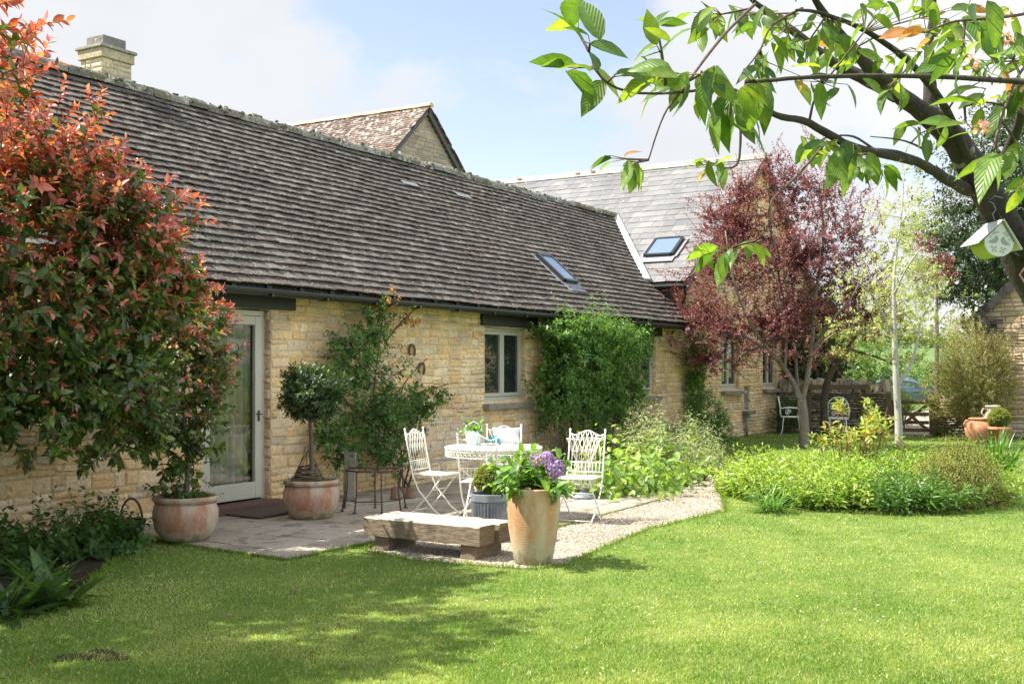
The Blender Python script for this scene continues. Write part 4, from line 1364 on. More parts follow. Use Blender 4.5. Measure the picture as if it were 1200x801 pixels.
def limb_path(mb, pts_, radii, col, n=10, rough=.06, samples=5):
    """a thick limb through key points, smoothed and slightly knotty; returns skeleton points"""
    p = np.asarray(pts_, float)
    r = np.asarray(radii, float)
    k = len(p)
    s = np.linspace(0, k - 1, (k - 1) * samples + 1)
    q = []
    for x in s:
        i = min(int(x), k - 2)
        t = x - i
        p0, p1, p2, p3 = p[max(i - 1, 0)], p[i], p[i + 1], p[min(i + 2, k - 1)]
        q.append(.5 * ((2 * p1) + (-p0 + p2) * t + (2 * p0 - 5 * p1 + 4 * p2 - p3) * t * t + (-p0 + 3 * p1 - 3 * p2 + p3) * t ** 3))
    q = np.array(q)
    rs = np.interp(s, np.arange(k), r)
    q += R.normal(0, 1, q.shape) * rs[:, None] * rough
    rs = rs * R.uniform(1 - rough, 1 + rough * 1.3, len(rs))
    mb.tube(q, rs, n, col)
    return [(*a, b) for a, b in zip(q, rs)]
def pot(name, label, cat, loc, prof, mat, soil_z, n=40, wob=.004, group=None, ribs=None):
    t = thing(name, label, cat, loc, group)
    mb = MB(); mb.lathe(prof, loc, n, wob=wob); mb.build('pot', mat, t)
    r = max(p[0] for p in prof if abs(p[1] - soil_z) < .06) * .93
    mb = MB(); mb.lathe([(.01, soil_z), (r * .6, soil_z + .004), (r, soil_z - .012)], loc, 20); mb.build('soil', M['soil'], t)
    return t
# ------------------------------------------------------------------ furniture on and by the patio
# sleeper bench: two oak beams side by side on two blocks
bz = .29
c_fl, c_fr = L(9.606, -1.267)[:2], L(8.98, -.259)[:2]
bu = unit(np.r_[c_fr - c_fl, 0]); bw = np.array([-bu[1], bu[0], 0])
if np.dot(bw, VD) < 0: bw = -bw
bo = np.r_[c_fl, 0.]
bl_ = np.linalg.norm(c_fr - c_fl)
bench = thing('sleeper_bench', 'low rough bench of two weathered oak sleepers on oak blocks at the gravel edge', 'bench', bo + bu * bl_ / 2 + bw * .24)
for i, (off, ext) in enumerate(((.115, 0), (.355, .035))):
    mb = MB()
    k = 26
    xs = np.linspace(-.0, bl_ + ext, k)
    sec = []
    for y_, z_ in ((-.112, bz - .155), (.112, bz - .155), (.112, bz - .01), (.10, bz), (-.10, bz), (-.112, bz - .01)):
        sec.append((y_, z_))
    v = []
    for x in xs:
        for y_, z_ in sec:
            v.append(bo + bu * x + bw * (off + y_ + R.normal(0, .0022)) + UZ * (z_ + R.normal(0, .0022)))
    ns = len(sec)
    f = [(a * ns + b, a * ns + (b + 1) % ns, (a + 1) * ns + (b + 1) % ns, (a + 1) * ns + b) for a in range(k - 1) for b in range(ns)]
    f += [tuple(range(ns - 1, -1, -1)), tuple((k - 1) * ns + b for b in range(ns))]
    mb.add(v, f)
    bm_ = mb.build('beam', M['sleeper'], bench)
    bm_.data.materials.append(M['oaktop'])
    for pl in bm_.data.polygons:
        if pl.normal.z > .6: pl.material_index = 1  # upward faces take the paler oak, silvering and painted sunlight together
for x in (.16, bl_ - .14):
    mb = MB()
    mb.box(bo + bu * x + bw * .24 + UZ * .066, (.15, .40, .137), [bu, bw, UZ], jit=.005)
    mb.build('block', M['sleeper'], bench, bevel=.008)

# tall terracotta pot with hydrangea
tp = L(8.95, .17)
hp = pot('hydrangea_pot', 'tall ringed terracotta pot with a purple hydrangea, at the lawn corner by the sleeper bench', 'plant pot', tp,
         [(.135, 0), (.150, .02), (.175, .15), (.203, .32), (.213, .46), (.212, .56), (.216, .60), (.210, .612), (.19, .605), (.188, .50), (.15, .45)], M['tallterra'], .575, wob=.006)
mb = MB()
n = 46
u = sphere_dirs(n, .08) * [1, 1, 1.25]
base = np.tile(tp + [0, 0, .56], (n, 1)) + u * [.08, .08, 0]
sprigs(mb, base, u * [1, 1, 1.1], R.uniform(.2, .40, n), 9, .098, .060, 'hydrangea', spread=.95, big=True, t0=.3, stem=.004, stem_col=(.1, .14, .03), curl=.35, tipscale=.8)
mb.build('hydrangea_leaves', M['leaf'], hp)
mb = MB()
fc = tp + RD * .13 + np.array([0, 0, .80]) - VD * .20
for q, r, nn in ((fc + RD * .035 - UZ * .025, .072, 110), (fc - RD * .03 + UZ * .05, .055, 70), (fc - RD * .12 + UZ * .03 + VD * .04, .04, 34)):
    dd = sphere_dirs(nn)
    pp_ = q + dd * r
    for k in range(4):
        a = unit(np.cross(dd, R.normal(size=dd.shape)))
        mb.leaves(pp_, a + dd * .25, dd, .021, .019, np.array([(.30, .17, .50), (.40, .25, .58), (.24, .13, .44), (.52, .38, .62)])[R.integers(4, size=nn)] * R.uniform(.8, 1.2, (nn, 1)), curl=.1, fold=.1)
mb.build('flower_head', M['petal'], hp)

def ball(mb, c, r, n, ln, wd, pal, k=7, rz=None, seed=3, spread=.8, inner=.62, amt=.05, length=.06, tip=None, big=False, zmin=-1):
    p, dd = crown_pts(c, (r, r, rz or r), n, seed, inner, amt, zmin)
    dd = unit(dd + R.normal(0, .35, dd.shape))
    sprigs(mb, p - dd * length, dd, length * R.uniform(.8, 1.5, n), k, ln, wd, pal, tip=tip, spread=spread, big=big, t0=.05)

# fluted grey tub with clipped box
db = L(10.12, -.20)
tub = thing('box_ball_tub', 'fluted grey metal tub with a clipped box ball, behind the sleeper bench', 'plant pot', db)
mb = MB()
nn = 72
a = np.arange(nn) * 2 * math.pi / nn
prof = [(.150, 0, 0), (.150, .03, 0), (.150, .032, 1), (.163, .36, 1), (.163, .363, 0), (.172, .37, 0), (.172, .43, 0), (.16, .435, 0), (.155, .36, 0)]
v, f = [], []
for r, z, fl in prof:
    rr = r + fl * .006 * np.where(np.arange(nn) % 2, 1, -1)
    v.append(np.stack([rr * np.cos(a), rr * np.sin(a), np.full(nn, z)], 1))
v = np.concatenate(v) + db
for i in range(len(prof) - 1):
    f += [(i * nn + k, i * nn + (k + 1) % nn, (i + 1) * nn + (k + 1) % nn, (i + 1) * nn + k) for k in range(nn)]
mb.add(v, f); mb.build('tub', M['greytub'], tub)
mb = MB(); mb.lathe([(.01, .395), (.155, .385)], db, 20); mb.build('soil', M['soil'], tub)
mb = MB(); ball(mb, db + [0, 0, .565], .15, 1700, .020, .013, 'box', 9, .14, length=.035, tip='box'); mb.build('box_ball', M['leaf'], tub)
mb = MB(); mb.tube([db + [0, 0, .38], db + [0, 0, .55]], .012); mb.build('stem', M['bark'], tub)

# white folding chairs -------------------------------------------------
def back_x(z): return -.175 - (z - .46) * .2
def make_chair():
    root = thing('garden_chair', 'x', 'chair', (0, 0, 0), 'white folding wire chairs round the patio table')
    wr = .0085
    for s in (-1, 1):
        y = s * .2
        mb = MB(); mb.tube([(back_x(z), y, z) for z in (.93, .8, .62, .5)] + [(-.165, y, .43), (-.10, y, .29), (.09, y, .08), (.20, y, .008)], wr, 6)
        mb.lathe([(.004, .925), (.014, .937), (.014, .947), (.004, .958)], (back_x(.94), y, 0), 8)
        mb.build('leg', M['white'], root)
        mb = MB(); mb.tube([(.185, y * .86, .455), (.15, y * .86, .41), (.02, y * .86, .25), (-.17, y * .86, .05), (-.235, y * .86, .008)], wr, 6)
        mb.build('leg', M['white'], root)
    for x, y, z in ((.20, .2, .02), (-.20, .172, .05), (.05, .172, .29)):
        mb = MB(); mb.tube([(x, -y, z), (x, y, z)], .006, 6); mb.build('stretcher', M['white'], root)
    mb = MB()
    top = lambda y: .885 + .052 * (.5 + .5 * math.cos(math.pi * min(1, abs(y) / .15))) + (.012 if abs(y) > .17 else 0)
    ys = np.linspace(-.2, .2, 17)
    mb.tube([(back_x(top(y)), y, top(y)) for y in ys], .0075, 6)
    for z in (.50, .60):
        mb.tube([(back_x(z), -.2, z), (back_x(z), .2, z)], .006, 6)
    for y in np.linspace(-.16, .16, 9):
        mb.tube([(back_x(.50), y, .50), (back_x(.60), y, .60)], .004, 5)
    for i, y in enumerate(np.linspace(-.16, .16, 7)):
        for s in (-1, 1):
            yt = y + s * .075
            if abs(yt) > .195: continue
            q = [(y, .60), (y, .70), (y + s * .012, .765), (y + s * .04, .83), (yt, top(yt))]
            mb.tube([(back_x(z), yy, z) for yy, z in q], .0042, 5)
    mb.build('backrest', M['white'], root)
    mb = MB()
    c = [(-.18, -.19, .455), (.17, -.19, .455), (.205, -.15, .455), (.21, 0, .455), (.205, .15, .455), (.17, .19, .455), (-.18, .19, .455)]
    mb.tube(c, .008, 6, closed=True)
    for x in np.linspace(-.15, .18, 8):
        mb.box((x, 0, .458), (.034, .37, .006))
    mb.build('seat', M['white'], root)
    return root
def face(dx, dlat):
    w = VD * dx + RD * dlat
    return math.atan2(w[1], w[0])
TBL = L(11.6, -.19)
chair = make_chair()
spots = [(L(11.75, -.80), face(-.42, .9), 'white wire folding chair left of the table, its back to the rose, side-on'),
         (L(11.0, -.28), face(.97, .22), 'white wire folding chair with its back turned, standing behind the box ball tub'),
         (L(12.25, -.10), face(-1, -.05), 'white wire folding chair on the far side of the table, facing the bench'),
         (L(11.35, .68), face(-.9, -.38), 'white wire folding chair standing apart, right of the hydrangea pot')]
chairs = []
for i, (q, rz_, lb) in enumerate(spots):
    o = chair if i == 0 else copy_tree(chair)
    o.location = (q[0], q[1], .026)
    o.rotation_euler = (0, 0, rz_)
    o.scale = (.95, .95, .95)
    o['label'] = lb
    chairs.append(o)
# round table
tb = thing('patio_table', 'round white metal table with a pierced rim in the middle of the patio', 'table', TBL)
mb = MB(); mb.lathe([(.02, .705), (.49, .705), (.505, .71), (.505, .722), (.49, .727), (.02, .727)], TBL + [0, 0, .026], 56); mb.build('tabletop', M['white'], tb)
mb = MB()
ring = lambda r, z, n=48: [TBL + [r * math.cos(t), r * math.sin(t), z + .026] for t in np.linspace(0, 2 * math.pi, n, endpoint=False)]
mb.tube(ring(.495, .635), .006, 5, closed=True); mb.tube(ring(.495, .69), .005, 5, closed=True)
for t in np.linspace(0, 2 * math.pi, 56, endpoint=False):
    d_ = np.array([math.cos(t), math.sin(t), 0]); e_ = np.array([math.cos(t + .112), math.sin(t + .112), 0])
    mb.tube([TBL + d_ * .495 + UZ * .661, TBL + (d_ + e_) / 2 * .497 + UZ * .70, TBL + e_ * .495 + UZ * .661], .004, 4)
mb.build('rim', M['white'], tb)
for t in np.arange(4) * math.pi / 2 + .5:
    d_ = np.array([math.cos(t), math.sin(t), 0])
    mb = MB(); mb.tube([TBL + d_ * r + UZ * z for r, z in ((.40, .72), (.36, .55), (.20, .40), (.18, .28), (.30, .10), (.38, .03))], .011, 7); mb.build('leg', M['white'], tb)
mb = MB(); mb.tube(ring(.19, .30, 28), .007, 5, closed=True); mb.build('stretcher', M['white'], tb)
# things on the table and chair
q = L(11.72, -.40, .753)
wc = thing('flower_can', 'pale blue enamel can with a small green plant on the round white table', 'plant pot', q)
mb = MB(); mb.lathe([(.075, 0), (.09, .15), (.095, .155), (.085, .15), (.08, .11), (.02, .11)], q, 24)
mb.build('can', M['paleblue'], wc)
mb = MB(); mb.tube([q + RD * x + UZ * z for x, z in ((-.09, .13), (-.08, .20), (0, .25), (.08, .20), (.09, .13))], .006, 6); mb.build('handle', M['paleblue'], wc)
mb = MB(); u = sphere_dirs(16, .3); sprigs(mb, np.tile(q + [0, 0, .12], (16, 1)), u * [1.2, 1.2, 1], R.uniform(.12, .24, 16), 7, .06, .028, 'hydrangea', big=True, stem=.002)
mb.build('plant', M['leaf'], wc)
cq = L(11.93, -.06, .843)
mb = MB()
g = np.linspace(-1, 1, 13)
cx_ = unit(VD * .35 + UZ); cy_ = RD; cn = np.cross(cx_, cy_)
v, f = [], []
for s in (1, -1):
    for a in g:
        for b in g:
            bul = .05 * (1 - a ** 4) ** .5 * (1 - b ** 4) ** .5
            pin = 1 - .10 * (1 - min(abs(a), abs(b)) ** 2) * max(abs(a), abs(b)) ** 6
            v.append(cq + cx_ * a * .092 * pin + cy_ * b * .15 * pin + cn * bul * s)
for s in range(2):
    for i in range(12):
        for j in range(12):
            k = s * 169 + i * 13 + j
            f.append((k, k + 1, k + 14, k + 13) if s else (k, k + 13, k + 14, k + 1))
mb.add(v, f, smooth=True)
tag(mb.build('cushion', M['cloth'], None, cq), 'pale printed cushion on the back of the round white table', 'cushion')
mb = MB()
sc = L(11.80, -.20, .785)
g = np.linspace(-1, 1, 19)
v = [sc + RD * a * .08 + VD * b * .06 + UZ * (.05 * math.cos(a * 1.5) * math.cos(b * 1.4) + .014 * math.sin(a * 9 + b * 4) + .01 * math.sin(b * 11)) for a in g for b in g]
mb.add(v, [(i * 19 + j, (i + 1) * 19 + j, (i + 1) * 19 + j + 1, i * 19 + j + 1) for i in range(18) for j in range(18)], smooth=True)
o = mb.build('scarf', M['teal'], None, sc); sm = o.modifiers.new('thick', 'SOLIDIFY'); sm.thickness = .008
tag(o, 'crumpled teal cloth on the round white table beside the flower can', 'cloth')

# weathered wire chair by the wall
q = L(13.3, -.74, .026)
gc = thing('wire_chair', 'weathered greyish wire mesh chair against the wall, behind the white table', 'chair', q)
ff = unit(-VD * .8 + RD * .25); fs = np.cross(UZ, ff)
def gl(x, y, z): return q + ff * x + fs * y + UZ * z
mb = MB()
for y in np.linspace(-.24, .24, 17):
    xb = -.22 + .25 * (abs(y) / .24) ** 2 * .5
    zt = .92 - .06 * (abs(y) / .24) ** 2
    mb.tube([gl(xb + .03, y, .44), gl(xb, y, .6), gl(xb - .05, y, zt)], .0038, 4)
for z in (.48, .58, .68, .78, .88):
    mb.tube([gl(-.22 + .125 * (abs(y) / .24) ** 2 - .05 * (z - .44) / .48, y, z) for y in np.linspace(-.24, .24, 9)], .0045, 4)
mb.build('backrest', M['greywire'], gc)
mb = MB(); mb.tube([gl(.24 * math.cos(t), .25 * math.sin(t), .44) for t in np.linspace(0, 2 * math.pi, 22, endpoint=False)], .007, 5, closed=True)
for y in np.linspace(-.2, .2, 11):
    w_ = .24 * math.sqrt(max(0, 1 - (y / .25) ** 2)); mb.tube([gl(-w_, y, .44), gl(w_, y, .44)], .004, 4)
mb.build('seat', M['greywire'], gc)
for x, y in ((.17, .17), (.17, -.17), (-.17, .17), (-.17, -.17)):
    mb = MB(); mb.tube([gl(x, y, .44), gl(x * 1.05, y * 1.05, .2), gl(x * 1.3, y * 1.3, 0)], .008, 5); mb.build('leg', M['greywire'], gc)

# wire urn behind the right-hand chair
q = L(13.3, .85, .026)
ur = thing('wire_urn', 'tall goblet-shaped grey wire urn on a round foot, behind the chair set apart', 'urn', q)
pr = [(.05, .10), (.115, .17), (.135, .26), (.10, .34), (.085, .37), (.10, .45), (.145, .56), (.195, .68), (.205, .70)]
mb = MB()
for t in np.linspace(0, 2 * math.pi, 26, endpoint=False):
    mb.tube([q + [r * math.cos(t), r * math.sin(t), z] for r, z in pr], .0042, 4)
for r, z in (pr[1], pr[2], pr[4], pr[6], pr[8]):
    mb.tube([q + [r * math.cos(t), r * math.sin(t), z] for t in np.linspace(0, 2 * math.pi, 28, endpoint=False)], .006, 5, closed=True)
mb.build('wire_bowl', M['greywire'], ur)
mb = MB(); mb.lathe([(.165, 0), (.165, .025), (.12, .05), (.055, .07), (.045, .10), (.05, .115)], q, 28); mb.build('foot', M['greytub'], ur)

# big bowl pots by the door
BOWL = [(.17, 0), (.20, .015), (.26, .10), (.287, .20), (.285, .27), (.262, .335), (.256, .345), (.278, .352), (.29, .372), (.286, .395), (.268, .40), (.25, .385), (.25, .30), (.2, .25)]
q1 = L(10.07, -2.92, .02)
p1 = pot('photinia_pot', 'bloomed terracotta bowl pot left of the door, holding a young red-tipped photinia', 'plant pot', q1, BOWL, M['terra'], .35)
mb = MB()
sk = limb_path(mb, [q1 + [0, 0, .33], q1 + [.01, -.01, .7], q1 + [-.02, .02, 1.15], q1 + [.01, 0, 1.7]], [.024, .021, .019, .012], (.12, .10, .08), 8)
cr_, dr_ = crown_pts(q1 + RD * -.12 + [0, 0, 1.53], (.58, .58, 1.06), 600, 5, .3, .16)
limbs(mb, sk[6:], cr_[::7], .007, (.10, .07, .05))
mb.build('trunk', M['bark'], p1)
mb = MB()
zt = np.clip(1.05 - .42 * (cr_[:, 2] - 1.0), .25, 1.3)
dr2 = unit(dr_ * [1, 1, .8] + [0, 0, .35] + R.normal(0, .4, dr_.shape))
sprigs(mb, cr_ - dr2 * .1, dr2, R.uniform(.12, .22, len(cr_)), 12, .078, .037, 'photinia_green', 'photinia_red', zt, .85, .12, True, stem=.003)
mb.build('crown', M['gloss'], p1)
mb = MB(); u = sphere_dirs(60, .1); sprigs(mb, q1 + np.c_[R.uniform(-.2, .2, (60, 2)), np.full(60, .35)], u * [1.5, 1.5, 1], R.uniform(.12, .22, 60), 12, .026, .013, 'rose', spread=.9); mb.build('low_foliage', M['softleaf'], p1)
q2 = L(11.55, -2.06, .02)
p2 = pot('bay_pot', 'bloomed terracotta bowl pot right of the door, holding a clipped bay lollipop tree', 'plant pot', q2, BOWL, M['terra'], .35)
mb = MB(); limb_path(mb, [q2 + [0, 0, .33], q2 + [.012, 0, .6], q2 + [-.004, .008, .95], q2 + [0, 0, 1.3]], [.022, .019, .019, .016], (.13, .11, .085), 8); mb.build('trunk', M['bark'], p2)
mb = MB(); cr_, dr_ = crown_pts(q2 + [0, 0, 1.29], (.36, .36, .30), 620, 9, .45, .07)
dr2 = unit(dr_ + [0, 0, .25] + R.normal(0, .3, dr_.shape))
sprigs(mb, cr_ - dr2 * .08, dr2, R.uniform(.08, .14, 620), 10, .058, .022, 'bay', 'creeper', 1.06, .85, .05, True)
mb.build('crown', M['leaf'], p2)
mb = MB(); u = sphere_dirs(70, .05); sprigs(mb, q2 + np.c_[R.uniform(-.22, .22, (70, 2)), np.full(70, .35)], u * [1.5, 1.5, 1], R.uniform(.12, .22, 70), 12, .026, .013, 'rose', spread=.9); mb.build('low_foliage', M['softleaf'], p2)
wk = q2 + VD * .10 - RD * .05 + [0, 0, .36]
mb = MB()
for i in range(11):
    r = .165 * (1 - i / 19.) + .01
    mb.tube([wk + [r * math.cos(t) * (1 + .05 * math.sin(3 * t + i)), r * math.sin(t), i * .016 + .010 * math.sin(2 * t + i * 2)] for t in np.linspace(0, 2 * math.pi, 18, endpoint=False)], .010, 5, closed=True)
for i in range(14):
    t = i * .45
    mb.tube([wk + [.17 * math.cos(t), .17 * math.sin(t), 0], wk + [.10 * math.cos(t), .10 * math.sin(t), .16], wk + [.02 * math.cos(t + .5), .02 * math.sin(t + .5), .34 + R.uniform(-.08, .06)]], .005, 4)
tag(mb.build('willow_cone', M['wicker'], None, wk), 'small brown woven willow cone standing in the bay tree pot', 'wicker cone')
mb = MB(); q = np.array([8.95, 8.33, .03]); mb.box(q + [0, 0, .012], (.95, .50, .022), jit=.004)
tag(mb.build('doormat', M['mat'], None, q, bevel=.004), 'brown coir doormat in front of the glazed door', 'doormat')

# rusty plant support, slate, old pots
q = L(12.15, -1.50, .026)
rs_ = thing('plant_support', 'rusty half-round iron plant support on splayed legs round the rose stems', 'plant support', q)
hp_ = [(-.30, -.28), (-.28, .0), (-.14, .16), (.12, .17), (.28, .0), (.30, -.28)]
mb = MB()
for z, r in ((.44, .012), (.12, .007)):
    mb.tube([q + RD * a - VD * (b + .1) + UZ * z for a, b in hp_], r, 6)
mb.tube([q + RD * -.30 - VD * -.18 + UZ * .44, q + RD * .30 - VD * -.18 + UZ * .44], .012, 6)
mb.build('hoop', M['rust'], rs_)
for a, b in hp_ + [(0, -.28)]:
    mb = MB(); mb.tube([q + RD * a - VD * (b + .1) + UZ * .45, q + RD * a * 1.02 - VD * (b + .1) * 1.02 + UZ * .2, q + RD * a * 1.12 - VD * (b + .12) * 1.1 + UZ * .01], .009, 6)
    mb.box(q + RD * a * 1.12 - VD * (b + .12) * 1.1 + UZ * .008, (.03, .03, .012)); mb.build('leg', M['rust'], rs_)
mb = MB(); q = L(13.0, -1.88, .026); n_ = unit(-VD + UZ * .12)
mb.box(q + UZ * .28 + VD * .04, (.13, .03, .56), [RD, np.cross(unit(UZ + VD * .15), RD), unit(UZ + VD * .15)], jit=.012)
tag(mb.build('slate_slab', M['sill'], None, q, bevel=.006), 'narrow grey stone slab leaning by the rusty plant support', 'stone slab')
for i, (a, b, lb) in enumerate(((13.15, -1.36, 'small dark clay pot upside down by the rose stems, nearer the plant support'), (13.25, -1.20, 'small dark clay pot upside down by the rose stems, nearer the white chairs'))):
    q = L(a, b, .026)
    mb = MB(); mb.lathe([(.066, 0), (.068, .025), (.062, .027), (.048, .13), (.01, .132)], q, 20, wob=.01)
    tag(mb.build('clay_pot', mat_terracotta('dark_clay', (.2, .11, .07), (.25, .19, .14), .4) if i == 0 else bpy.data.materials['dark_clay'], None, q), lb, 'plant pot', 'two small clay pots upside down')
# basket in the shaded bed
q = L(10.35, -3.5, .0)
bk = thing('wicker_basket', 'brown wicker basket with a tall hoop handle in the shaded bed', 'basket', q)
mb = MB()
for i in range(8):
    r = .085 + .006 * i
    mb.tube([q + [r * math.cos(t), r * math.sin(t), .02 + i * .02 + .004 * math.sin(6 * t + i * 3.1)] for t in np.linspace(0, 2 * math.pi, 24, endpoint=False)], .011, 5, closed=True)
mb.lathe([(.01, .015), (.085, .015)], q, 16); mb.build('body', M['wicker'], bk)
mb = MB(); mb.tube([q + RD * .10 * math.cos(t) + UZ * (.16 + .20 * math.sin(t)) for t in np.linspace(0, math.pi, 14)], .011, 6); mb.build('handle', M['wicker'], bk)

# white scroll chairs and the rail by the far wall
def make_scroll():
    root = thing('scroll_chair', 'x', 'chair', (0, 0, 0), 'white scrollwork armchairs in the shade by the wing')
    mb = MB()
    t = np.linspace(0, math.pi, 15)
    mb.tube([(-.22, -.22, .45)] + [(-.25 - .04 * math.sin(a), -.22 * math.cos(a), .70 + .22 * math.sin(a)) for a in t] + [(-.22, .22, .45)], .011, 6)
    for s in (-1, 1):
        for y0, z0, r0 in ((.10, .72, .085), (.09, .55, .06)):
            tt = np.linspace(0, 4.2 * math.pi, 34)
            mb.tube([(-.25, s * (y0 - r0 * (1 - a / 15) * math.cos(a)), z0 + r0 * (1 - a / 15) * math.sin(a)) for a in tt], .006, 5)
    mb.tube([(-.23, -.22, .47), (-.23, .22, .47)], .008, 6); mb.tube([(-.27, 0, .92), (-.23, 0, .47)], .006, 5)
    mb.build('backrest', M['whitewire'], root)
    mb = MB(); mb.tube([(.22 * math.cos(a), .23 * math.sin(a), .45) for a in np.linspace(0, 2 * math.pi, 24, endpoint=False)], .011, 6, closed=True)
    for y in np.linspace(-.18, .18, 9):
        w_ = .22 * math.sqrt(1 - (y / .23) ** 2); mb.tube([(-w_, y, .45), (w_, y, .45)], .006, 4)
    mb.build('seat', M['whitewire'], root)
    for s in (-1, 1):
        mb = MB(); mb.tube([(-.25, s * .22, .64), (-.05, s * .25, .665), (.14, s * .25, .65), (.20, s * .245, .61), (.17, s * .24, .57), (.14, s * .22, .46)], .010, 6)
        tt = np.linspace(0, 3.6 * math.pi, 26); mb.tube([(-.07 + .07 * (1 - a / 13) * math.cos(a), s * .235, .555 + .07 * (1 - a / 13) * math.sin(a)) for a in tt], .006, 5)
        mb.build('arm', M['whitewire'], root)
        for x in (-1, 1):
            mb = MB(); mb.tube([(x * .16, s * .17, .45), (x * .18, s * .18, .30), (x * .19, s * .185, .15), (x * .24, s * .21, 0)], .0105, 6); mb.build('leg', M['whitewire'], root)
    return root
sc1 = make_scroll(); sc1.location = tuple(L(25.9, 6.42)); sc1.rotation_euler = (0, 0, face(-.25, 1)); sc1['label'] = 'white scrollwork armchair seen side-on, between the dark wing shrub and the purple tree trunk'
sc2 = copy_tree(sc1); sc2.location = tuple(L(25.0, 7.24)); sc2.rotation_euler = (0, 0, face(-1, -.3)); sc2['label'] = 'white scrollwork armchair against the dark stone wall, behind the tall yellow-green shrub'
rl = thing('timber_rail', 'weathered timber rail on two posts in front of the cope-stone wall', 'rail', (27.1, 7.2, 0))
mb = MB(); mb.bar((27.1, 8.1, 1.10), (27.1, 6.45, 1.12), .07, .12); mb.build('rail', M['wood'], rl)
for y_ in (7.9, 6.6):
    mb = MB(); mb.box((27.18, y_, .55), (.07, .08, 1.1)); mb.build('post', M['wood'], rl)

# jars by the outbuilding
q = L(23.3, 9.68)
jr = thing('oil_jar', 'big warm terracotta jar with two lug handles, in front of the cream jar', 'jar', q)
mb = MB(); mb.lathe([(.15, 0), (.17, .02), (.27, .18), (.30, .32), (.26, .43), (.19, .48), (.18, .50), (.215, .51), (.215, .535), (.18, .54), (.16, .48), (.1, .4)], q, 32); mb.build('body', M['brightterra'], jr)
for s in (-1, 1):
    mb = MB(); mb.tube([q + RD * s * x + UZ * z for x, z in ((.20, .47), (.28, .48), (.32, .42), (.285, .35))], .022, 8); mb.build('handle', M['brightterra'], jr)
q = L(23.7, 10.12)
jr = thing('cream_jar', 'tall cream stoneware jar with a narrow neck, behind the terracotta jar', 'jar', q)
mb = MB(); mb.lathe([(.15, 0), (.18, .1), (.22, .3), (.21, .48), (.15, .60), (.125, .66), (.125, .74), (.15, .75), (.15, .78), (.11, .78), (.10, .6)], q, 30); mb.build('body', M['cream_jar'], jr)
mb = MB(); mb.tube([q - RD * x + UZ * z for x, z in ((.12, .70), (.2, .71), (.23, .64), (.19, .55))], .018, 8); mb.build('handle', M['cream_jar'], jr)
q = L(23.0, 9.96)
bp = pot('box_ball_pot', 'plain terracotta pot with a round clipped box ball beside the jars', 'plant pot', q, [(.14, 0), (.20, .30), (.225, .305), (.23, .37), (.205, .37), (.19, .3), (.1, .28)], M['brightterra'], .34)
mb = MB(); ball(mb, q + [0, 0, .56], .235, 1100, .035, .02, 'box', 6, .21, length=.05); mb.build('box_ball', M['leaf'], bp)

# parked car beyond the wall
q = L(52, 18.1, -.06)
car = thing('parked_car', 'silver-blue hatchback parked beyond the garden wall, only its roof and bonnet showing', 'car', q)
paint = mat_plain('car_paint', (.16, .21, .26), .35, .3, 5, .03, 0, 0)
cu, cv = RD, VD
def cp(x, y, z): return q + cu * x + cv * y + UZ * z
def loft(secs):
    mb = MB(); v, f = [], []
    for x, hw, z0, z1, tk in secs:
        v += [cp(x, -hw, z0), cp(x, -hw, z0 + (z1 - z0) * .6), cp(x, -hw * tk, z1), cp(x, hw * tk, z1), cp(x, hw, z0 + (z1 - z0) * .6), cp(x, hw, z0)]
    for i in range(len(secs) - 1):
        f += [(i * 6 + k, i * 6 + (k + 1) % 6, (i + 1) * 6 + (k + 1) % 6, (i + 1) * 6 + k) for k in range(6)]
    f += [tuple(range(5, -1, -1)), tuple((len(secs) - 1) * 6 + k for k in range(6))]
    mb.add(v, f); return mb
loft([(-2.05, .72, .35, .80, .9), (-1.95, .82, .25, .93, .93), (0, .84, .22, .95, .95), (.75, .84, .22, .97, .93), (1.55, .80, .25, .88, .9), (1.95, .70, .35, .72, .85)]).build('body', paint, car, bevel=.05)
loft([(-1.85, .76, .92, .95, .9), (-1.35, .74, .92, 1.36, .82), (-.4, .74, .93, 1.43, .82), (.15, .74, .93, 1.38, .82), (.85, .76, .94, .97, .9)]).build('cabin', paint, car, bevel=.04)
for s in (-1, 1):
    for xa, xb in ((-1.45, -.75), (-.68, .10)):
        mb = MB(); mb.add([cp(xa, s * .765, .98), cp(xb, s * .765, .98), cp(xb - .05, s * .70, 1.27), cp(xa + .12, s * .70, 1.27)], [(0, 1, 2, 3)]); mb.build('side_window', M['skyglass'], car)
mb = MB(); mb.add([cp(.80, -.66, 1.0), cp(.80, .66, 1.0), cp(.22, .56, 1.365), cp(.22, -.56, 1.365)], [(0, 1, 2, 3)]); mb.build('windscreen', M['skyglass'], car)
for x in (-1.3, 1.3):
    for s in (-1, 1):
        mb = MB()
        t = np.linspace(0, 2 * math.pi, 22, endpoint=False)
        v = [cp(x + .31 * math.cos(a), s * (.66 + k), .31 + .31 * math.sin(a)) for k in (0, .2) for a in t]
        mb.add(v, [(i, (i + 1) % 22, 22 + (i + 1) % 22, 22 + i) for i in range(22)] + [tuple(range(21, -1, -1)), tuple(range(22, 44))])
        wh = mb.build('wheel', M['gutter'], car)
        mb = MB(); v = [cp(x + .19 * math.cos(a), s * (.66 + k), .31 + .19 * math.sin(a)) for k in (.1, .208) for a in t]
        mb.add(v, [(i, (i + 1) % 22, 22 + (i + 1) % 22, 22 + i) for i in range(22)] + [tuple(range(21, -1, -1)), tuple(range(22, 44))])
        mb.build('rim', M['greytub'], wh)
car.scale = (.88, .88, .88)
# ------------------------------------------------------------------ trees, shrubs, climbers
def solo_leaves(mb, name, mat, org, label, cat='plant', group=None):
    return tag(mb.build(name, mat, None, org), label, cat, group)

